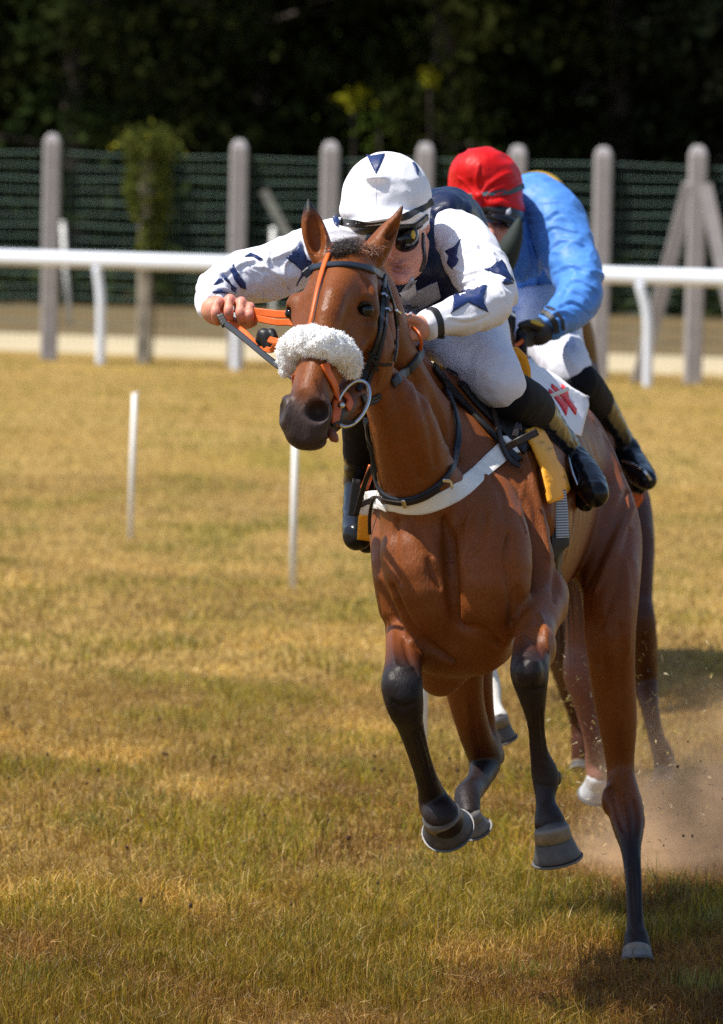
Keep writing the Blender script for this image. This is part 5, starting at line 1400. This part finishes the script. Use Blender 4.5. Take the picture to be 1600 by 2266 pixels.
def build_tack(hf, R1):
    Z = [hf]
    # bridle
    br = thing('bridle', 'dark leather bridle with orange straps and ring bit on the leading bay\'s head', 'bridle', P(760, 700, 14.1))
    strap('browband', Z, [(672, 609), (690, 596), (720, 589), (760, 587), (800, 592), (832, 603), (850, 618)], 18, M_band, br, (13.7, 15), .006, .002)
    strap('face_strap', Z, [(739, 548), (732, 564), (722, 588), (712, 625), (702, 670), (692, 722)], 13, M_orange, br, (13.7, 15), .005, .006)
    strap('face_buckle', Z, [(727, 566), (741, 565)], 5, M_steel, br, (13.7, 15), .004, .010, 0, 4)
    strap('cheekpiece', Z, [(850, 612), (846, 650), (843, 690), (838, 730), (828, 775), (815, 810), (800, 848), (790, 866)], 13, M_leather, br, (13.7, 15), .005, .003)
    strap('cheekpiece', Z, [(852, 640), (853, 680), (851, 715), (843, 760), (833, 800), (820, 830), (806, 862)], 10, M_brownl, br, (13.7, 15), .004, .004)
    strap('throat_lash', Z, [(853, 625), (860, 655), (872, 690), (876, 735), (872, 775), (868, 800)], 11, M_leather, br, (13.7, 15), .005, .004)
    for a, b in (((838, 655), (849, 660)), ((846, 688), (856, 692)), ((866, 690), (878, 694)), ((822, 790), (836, 794)), ((824, 812), (834, 818))):
        strap('buckle', Z, [a, ((a[0] + b[0]) / 2, (a[1] + b[1]) / 2 - 4), b], 6, M_steel if a[1] < 700 else M_leather, br, (13.7, 15), .005, .009, 0, 4)
    strap('cheek_loop', Z, [(818, 778), (824, 795), (840, 806), (863, 806)], 7, M_brownl, br, (13.7, 15), .005, .003)
    strap('jaw_strap', Z, [(800, 875), (806, 888), (822, 884), (838, 874)], 16, M_leather, br, (13.7, 15), .005, .003)
    strap('nose_strap', Z, [(716, 806), (724, 826), (736, 850), (744, 878), (742, 910), (737, 940)], [24][0], M_orange, br, (13.7, 15), .005, .003)
    strap('nose_strap', Z, [(752, 868), (764, 876), (772, 890), (766, 905)], 20, M_orange, br, (13.7, 15), .005, .002)
    # bit ring and mouthpiece
    c = P(780, 893, 14.08); t = np.linspace(0, 2 * math.pi, 40, endpoint=False)
    ax = np.array(P(812, 868, 14.10)) - c; up = np.array(P(786, 935, 14.06)) - c
    V = c + np.outer(np.cos(t), ax * 1.15) + np.outer(np.sin(t), up)
    tube('bit_ring', V, .0052, M_steel, br, seg=8, closed=True)
    V, Fc = uvball(P(755, 897, 14.03), (.0095,) * 3, 14, 10); adopt(br, mesh_obj('bit_ball', V, Fc, M_steel))
    tube('bit', [P(735, 942, 13.98), P(755, 934, 14.02), P(786, 935, 14.06)], .004, M_leather, br, seg=6, n=3)
    strap('chin_strap', Z, [(838, 876), (826, 886), (810, 893), (795, 905)], 10, M_band, br, (13.7, 15), .004, .006)
    # fleece noseband
    nb = thing('sheepskin_noseband', 'fluffy white sheepskin noseband across the leading bay\'s nose', 'noseband', P(700, 790, 14.0))
    pc = catmull(np.array([(634, 814), (644, 785), (668, 764), (702, 758), (736, 770), (760, 792), (771, 814)], float), 8)
    X, N_ = surf(Z, pc, 13.7, 14.8, .010, 3)
    fl = Field(.006)
    fl.chain([(*x, r) for x, r in zip(X, np.interp(np.linspace(0, 1, len(X)), [0, .15, .5, .85, 1], [.020, .031, .038, .034, .022]))], k=.01, n=1)
    def curl(Y):
        a = fbm(Y * 62, 2, 12); b_ = 1 - np.abs(2 * fbm(Y * 95 + 5, 2, 17) - 1)
        return (a - .5) * .016 + (b_ - .6) * .008
    fl.disp = curl
    fl.build()
    V, Q = fl.mesh(1); nn = fl.grad(V); V = V + nn * fl.disp(V)[:, None]
    o = mesh_obj('pile', V, Q, M_fleece, col=np.tile((.93, .93, .93), (len(V), 1))); adopt(nb, o)
    rs = np.random.RandomState(4); k = rs.randint(0, len(V), 20000)
    t = V[k] + nn[k] * rs.uniform(.001, .004, (len(k), 1)) + (fbm(V[k] * 70, 1, 31)[:, None] - .5) * .010 * np.array([1.0, .3, -.6]) + rs.normal(size=(len(k), 3)) * .0022 + np.array([0, 0, -.002])
    blades('wool', V[k] - nn[k] * .002, t, rs.uniform(.0012, .0026, len(k)), np.tile((.94, .94, .94), (len(k), 1)) * rs.uniform(.85, 1.08, (len(k), 1)), M_fleece, nb, bend=rs.normal(size=(len(k), 3)) * .002, kind='stuff')
    # reins
    rn = thing('reins', 'orange rubber grip reins running from the starred rider\'s hands to the bay\'s bit', 'reins', P(600, 720, 14.5))
    def flat(name, pts, w, m, parent, th=.006, n=8, nrm=None):
        c = catmull(np.array(pts, float), n); X = np.array([P(*a) for a in c])
        N_ = np.tile(-CF if nrm is None else nrm, (len(X), 1))
        return ribbon(name, X, N_, np.array([M_(w, a[2]) for a in c]), th, m, parent)
    flat('rein', [(520, 683, 14.62), (560, 689, 14.6), (610, 695, 14.56), (660, 701, 14.5), (720, 740, 14.45), (800, 790, 14.42)], 17, M_orange, rn)
    flat('rein', [(530, 698, 14.61), (570, 705, 14.59), (610, 713, 14.55), (655, 718, 14.49), (700, 760, 14.45)], 15, M_orange, rn)
    flat('rein', [(488, 694, 14.60), (494, 712, 14.58), (520, 722, 14.585), (540, 735, 14.57), (566, 760, 14.5), (598, 775, 14.4), (614, 762, 14.3), (640, 760, 14.2)], 13, M_orange, rn)
    flat('rein', [(598, 752, 14.42), (622, 762, 14.3), (646, 800, 14.2), (655, 862, 14.12)], 15, M_orange, rn)
    strap('neck_rein', Z, [(864, 850), (885, 833), (908, 812), (925, 790), (931, 768)], 22, M_band, rn, (13.9, 15.5), .006, .004)
    flat('rein', [(931, 772, 14.62), (932, 756, 14.6), (926, 738, 14.6), (914, 726, 14.64)], 8, M_orange, rn)
    kf = Field(.005)
    for a in ((584, 742, 14.45, 17), (600, 738, 14.43, 13), (590, 760, 14.44, 13), (573, 752, 14.47, 10), (604, 758, 14.42, 9)): kf.chain([q(*a), q(a[0] + 6, a[1] + 9, a[2] - .01, a[3] * .8)], k=.006)
    kf.build(); field_obj('rein_knot', kf, M_leather, rn)
    # whip
    wh = thing('whip', 'black flat whip held across in the starred rider\'s outstretched hand', 'whip', P(560, 770, 14.5))
    flat('shaft', [(494, 712, 14.55), (540, 748, 14.5), (590, 790, 14.42), (632, 822, 14.36), (664, 848, 14.3)], 14, M_band, wh, .010)
    flat('cap', [(488, 700, 14.56), (500, 722, 14.545)], 17, M_leather, wh, .014)
    # breastplate
    bp = thing('breast_girth', 'broad white webbing breast girth round the leading bay\'s chest with dark straps', 'breast girth', P(960, 1090, 14.5))
    strap('webbing', Z, [(806, 1108), (835, 1106), (862, 1112), (900, 1120), (945, 1117), (1000, 1094), (1050, 1058), (1095, 1016), (1122, 992), (1142, 984)], 40, M_web, bp, (13.9, 15.6), .005, .003, 4)
    strap('fold', Z, [(838, 1100), (842, 1112), (862, 1124)], 16, M_web, bp, (13.9, 15.6), .005, .008, 1)
    strap('loop', Z, [(1112, 972), (1140, 1008)], 22, M_web, bp, (13.9, 15.6), .005, .008, 1)
    strap('loop', Z, [(790, 1120), (812, 1128), (830, 1116)], 26, M_web, bp, (13.9, 15.6), .005, .007, 1)
    strap('neck_strap', Z, [(986, 866), (1002, 910), (1010, 950), (1008, 1000), (992, 1044), (960, 1078), (920, 1100), (880, 1104), (850, 1088), (834, 1050), (825, 1000), (818, 950), (812, 925)], 15, M_band, bp, (13.9, 15.6), .006, .006)
    strap('neck_strap', Z, [(968, 1078), (935, 1098), (898, 1108), (860, 1104), (830, 1106), (808, 1112), (788, 1122)], 13, M_brownl, bp, (13.9, 15.6), .006, .011)
    strap('keeper', Z, [(896, 1098), (901, 1115)], 10, M_steel, bp, (13.9, 15.6), .005, .016, 0)
    strap('buckle', Z, [(972, 1060), (986, 1064), (992, 1078)], 8, M_steel, bp, (13.9, 15.6), .005, .012, 0)
    strap('girth_strap', Z, [(955, 812), (975, 838), (1010, 880), (1055, 930), (1100, 978), (1148, 1025)], 22, M_leather, bp, (13.9, 16), .008, .005)
    strap('girth_strap', Z, [(985, 822), (1030, 846), (1065, 880), (1078, 900)], 10, M_leather, bp, (13.9, 16), .006, .006)
    strap('hanging_strap', Z, [(1074, 893), (1084, 918), (1092, 950), (1100, 985), (1112, 1014), (1128, 1032), (1148, 1042)], [15][0], M_brownl, bp, (13.9, 15.8), .006, .014)
    strap('buckle', Z, [(1066, 900), (1076, 892), (1090, 898)], 6, M_steel, bp, (13.9, 15.8), .005, .02, 0)
    def fl3(name, pts, w, m): return flat(name, pts, w, m, bp, .006, 4)
    fl3('strap_end', [(1122, 990, 14.72), (1150, 975, 14.7), (1188, 956, 14.72)], 17, M_brownl)
    fl3('strap_end', [(1150, 955, 14.8), (1146, 940, 14.82), (1138, 968, 14.76)], 12, M_brownl)
    # right-hand side straps under the chin
    fl3('strap_end', [(838, 1010, 14.62), (815, 1050, 14.66), (800, 1095, 14.7), (788, 1140, 14.72)], 12, M_leather)
    fl3('strap_end', [(826, 1100, 14.58), (818, 1140, 14.62), (818, 1180, 14.66)], 8, M_brownl)
    fl3('strap_end', [(824, 1030, 14.7), (814, 1060, 14.74), (806, 1080, 14.76)], 18, M_orange)
    fl3('strap_end', [(790, 1060, 14.8), (784, 1105, 14.8), (780, 1142, 14.8)], 20, M_leather)
    # saddle
    sd = thing('saddle', 'small black racing saddle with yellow girth pads under the starred rider', 'saddle', P(1060, 850, 15.6))
    s = Field(.007)
    s.chain([q(990, 812, 15.35, 26), q(1020, 806, 15.5, 60), q(1050, 806, 15.72, 62), q(1076, 806, 15.86, 48)], k=.02, A=diag(1, 1, 1.9)); s.build()
    field_obj('seat', s, M_leather, sd)
    patch('flap', Z, [(1010, 850), (1080, 850), (1150, 900), (1180, 980), (1160, 1010), (1110, 960), (1050, 900)], M_leather, sd, (14.6, 16.4), .010, .006, 16)
    sheet('pad_front', [(950, 812), (968, 806), (1000, 822), (1012, 836), (990, 834), (965, 826)], lambda x, y: 15.22 + (x - 950) * .001, M_yellow, sd, .008, 14)
    sheet('pad_rear', [(1116, 776), (1128, 768), (1148, 772), (1166, 790), (1174, 815), (1176, 845), (1160, 838), (1140, 822), (1120, 812)], lambda x, y: 15.55 + (y - 770) * .0004, M_yellow, sd, .012, 14)
    patch('pad_flap', Z, [(1152, 962), (1172, 952), (1192, 962), (1208, 990), (1218, 1020), (1236, 1058), (1232, 1104), (1204, 1120), (1196, 1080), (1188, 1040), (1172, 1000)], M_yellow, sd, (14.6, 16.4), .020, .008, 12)
    patch('pad_flap', Z, [(1216, 1010), (1240, 1040), (1254, 1084), (1238, 1100), (1232, 1060)], M_yellow, sd, (14.6, 16.4), .012, .006, 12)
    sheet('pad_flap', [(793, 1142), (812, 1130), (828, 1150), (832, 1200), (790, 1194)], lambda x, y: 15.0 + (y - 1140) * .0003, M_yellow, sd, .008, 12)
    def girth(pts, w, m, off, th):
        c = catmull(np.array(pts, float), 8); X, _n = surf(Z, c, 14.9, 16.2, 0, 6)
        N_ = np.tile(np.array([.62, -.78, .05]), (len(X), 1)); X = X + N_ * off
        ribbon('girth', X, N_, M_(w, 15.2), th, m, sd)
    girth([(1220, 1085), (1224, 1120), (1226, 1150), (1227, 1190)], 36, M_girth, .030, .005)
    girth([(1225, 1166), (1226, 1200), (1224, 1240), (1219, 1280), (1213, 1320), (1206, 1350)], 50, M_girthb, .024, .005)
    # stirrups
    for (fx, fy_, fd, lt) in ((1290, 1060, 15.42, (1165, 880, 15.1)), (792, 1150, 15.36, (835, 900, 15.1))):
        st = P(fx, fy_, fd); sgn = 1 if fx > 1000 else -1
        flat('stirrup_leather', [(*lt[:2], lt[2]), (fx - sgn * 45, fy_ - 90, fd + .04), (fx - sgn * 26, fy_ - 35, fd + .03)], 9, M_leather, sd, .004)
        tube('stirrup_iron', [P(fx - sgn * 34, fy_ - 52, fd + .02), P(fx - sgn * 22, fy_ - 10, fd - .05), P(fx - sgn * 4, fy_ + 28, fd - .06), P(fx + sgn * 12, fy_ + 52, fd - .02), P(fx - sgn * 6, fy_ + 50, fd + .08), P(fx - sgn * 28, fy_ + 4, fd + .08)], .0045, M_steel, sd, seg=8, n=5, closed=True)
    # number cloth
    nc = thing('number_cloth', 'white saddle cloth with red zigzag mark behind the starred rider\'s boot', 'saddle cloth', P(1230, 890, 15.9))
    patch('cloth', Z, [(1150, 842), (1166, 799), (1185, 822), (1205, 830), (1227, 843), (1253, 864), (1296, 888), (1288, 920), (1280, 947), (1274, 970), (1225, 958), (1185, 910)], M_cloth, nc, (14.8, 17), .018, .005, 12)
    for poly in ([(1203.5, 870.5), (1211.7, 877), (1232, 894.5), (1244.7, 906.5), (1239.5, 928.7), (1227.5, 906.5), (1212.5, 885.5), (1203.5, 878)],
                 [(1208.3, 858.5), (1221, 868), (1232, 880), (1232, 889), (1222, 880), (1208.5, 867)],
                 [(1230.5, 859), (1236, 864), (1244, 873.5), (1245.5, 890), (1263.5, 914.7), (1260.5, 926.7), (1246, 906), (1234, 891), (1226, 881), (1232, 878), (1230, 868)]):
        patch('red_mark', Z, poly, M_redp, nc, (14.8, 17), .0215, .002, 9)
    flat('white_tape', [(1198, 884, 15.42), (1230, 872, 15.44), (1258, 860, 15.46)], 9, M_web, nc, .004)
    # second horse tack
    b2 = thing('bridle', 'black bridle on the second horse, glimpsed between the two riders', 'bridle', P(1130, 700, 17.9))
    flat('cheekpiece', [(1118, 676, 17.9), (1126, 700, 17.88), (1128, 730, 17.88), (1122, 762, 17.88)], 11, M_leather, b2)
    flat('cheekpiece', [(1136, 690, 17.95), (1137, 720, 17.94), (1132, 745, 17.94), (1124, 768, 17.92)], 9, M_brownl, b2)
    flat('buckle', [(1130, 692, 17.86), (1142, 700, 17.86)], 7, M_steel, b2)
    flat('rein', [(1128, 770, 17.9), (1146, 762, 17.95), (1158, 752, 17.98)], 9, M_orange, b2)
    s2 = thing('saddle', 'saddle and orange cloth beneath the blue rider on the second horse', 'saddle', P(1220, 800, 19.1))
    sf = Field(.009); sf.chain([q(1170, 770, 18.9, 30), q(1185, 765, 19.2, 62), q(1200, 765, 19.5, 64)], k=.02, A=diag(1, 1, 1.9)); sf.build(); field_obj('seat', sf, M_leather, s2)
    sheet('pad_flap', [(1338, 952), (1352, 944), (1372, 976), (1380, 1010), (1362, 990), (1345, 968)], lambda x, y: 18.75, M_yellow, s2, .01, 14)
    sheet('pad_flap', [(1395, 1085), (1424, 1092), (1424, 1106), (1412, 1124), (1398, 1130)], lambda x, y: 18.75, M_orange, s2, .01, 14)
    flat('stirrup_iron', [(1378, 1020, 18.5), (1400, 1028, 18.42), (1425, 1042, 18.36), (1440, 1062, 18.36)], 6, M_steel, s2, .006)
# ---------------------------------------------------------------- assemble
def coat_mat(name, rough=.5):
    m = mat(name, (.1, .05, .03), rough=rough, spec=.22, attr=True, var=.13, vscale=12, bump=.0018, bscale=170, stretch=(1, 1, .4), grain=.22)
    return m
HM = dict(hoof=mat('hoof_horn', (.1, .09, .08), rough=.55, attr=True, var=.3, vscale=40, bump=.001, bscale=120), shoe=mat('shoe_steel', (.16, .16, .165), rough=.6, metal=.6, var=.1), tint=lambda c: c)
HM2 = dict(HM, tint=lambda c: (.12 + c[0] * .5, .11 + c[1] * .5, .10 + c[2] * .5))
build_setting()
build_trees()
build_fence()

M_coat1 = coat_mat('bay_coat', .46); M_coat2 = coat_mat('dark_bay_coat'); 
h1 = thing('horse', 'bright bay racehorse with black legs and white sheepskin noseband leading the field', 'horse', P(1100, 1900, 15.6), 'racehorses galloping')
hf = build_horse1()
_V, _Q = hf.mesh(2)
_C = hf.colors(_V)
_V = sculpt(hf, _V, SCULPT1, 13.6, 17.3)
adopt(h1, mesh_obj('body', _V, _Q, M_coat1, col=_C))
build_hair(h1, hf); build_eye(h1); build_tongue(h1)
hoof(h1, P(976, 1802, 14.69), P(990, 1832, 14.745), M_(44, 14.7), M_(57, 14.7), (.2, -.75, -.6), HM)
hoof(h1, P(1220, 1832, 14.29), P(1233, 1898, 14.31), M_(40, 14.3), M_(54, 14.3), (.15, -1, .1), HM)
hoof(h1, P(1040, 1803, 16.16), P(1053, 1832, 16.19), M_(24, 16.1), M_(33, 16.1), (.2, -1, 0), HM2)
_g = G(1409, 2128)
hoof(h1, P(1409, 2102, 15.72), (_g[0], _g[1] - .02, .004), M_(33, 15.7), M_(40, 15.7), (0, -1, 0), HM2)

h2 = thing('horse', 'dark chestnut racehorse with one white foreleg galloping second behind the bay', 'horse', P(1250, 1760, 19.3), 'racehorses galloping')
hf2 = build_horse2()
_V, _Q = hf2.mesh(2)
hb2 = mesh_obj('body', _V, _Q, M_coat2, col=hf2.colors(_V)); adopt(h2, hb2)
M_hood = mat('ear_hood', (.012, .020, .016), rough=.8, var=.25, vscale=30, bump=.001, bscale=200)
for pts in ([(1085, 610, 17.95, 26), (1110, 585, 17.92, 29), (1128, 548, 17.9, 25), (1142, 512, 17.9, 16), (1149, 484, 17.9, 5)], [(1010, 600, 17.95, 26), (1000, 560, 17.92, 28), (992, 525, 17.9, 20), (985, 490, 17.9, 5)]):
    ef = Field(.006); ef.chain([q(*t) for t in pts], k=.01, A=diag(1, .8, 1), n=5); ef.build(); o = field_obj('ear_cover', ef, M_hood, h2)
hoof(h2, P(1099, 1590, 18.14), P(1112, 1634, 18.16), M_(26, 18.1), M_(31, 18.1), (.1, -1, .2), HM)
hoof(h2, P(1324, 1722, 18.98), P(1316, 1757, 19.02), M_(26, 18.95), M_(36, 18.95), (-.2, -1, .2), dict(HM, tint=lambda c: (.40 + c[0] * .4, .41 + c[1] * .4, .43 + c[2] * .4)))
hoof(h2, P(1467, 1716, 19.95), P(1466, 1746, 19.9), M_(24, 19.9), M_(31, 19.9), (0, -1, 0), HM)
hoof(h2, P(1284, 1690, 20.6), P(1282, 1715, 20.55), M_(22, 20.6), M_(28, 20.6), (0, -1, 0), HM)

# third horse, behind the others: same build, darker coat
h3 = thing('horse', 'brown racehorse running third, almost wholly hidden behind the two leaders', 'horse', (0, 0, 0), 'racehorses galloping')
h3.location = h2.location
for ch in list(h2.children):
    c = ch.copy(); COL.objects.link(c); c.parent = h3; c.matrix_parent_inverse = Matrix.Translation(h2.location).inverted()
    for g in ch.children:
        e = g.copy(); COL.objects.link(e); e.parent = c
h3.location = Vector(h2.location) + Vector((.16, 5.3, 0))

r1, R1 = build_rider1()
r2, R2 = build_rider2()
r3 = build_rider3()
build_tack(hf, R1)
build_dust()
bpy.context.view_layer.update()
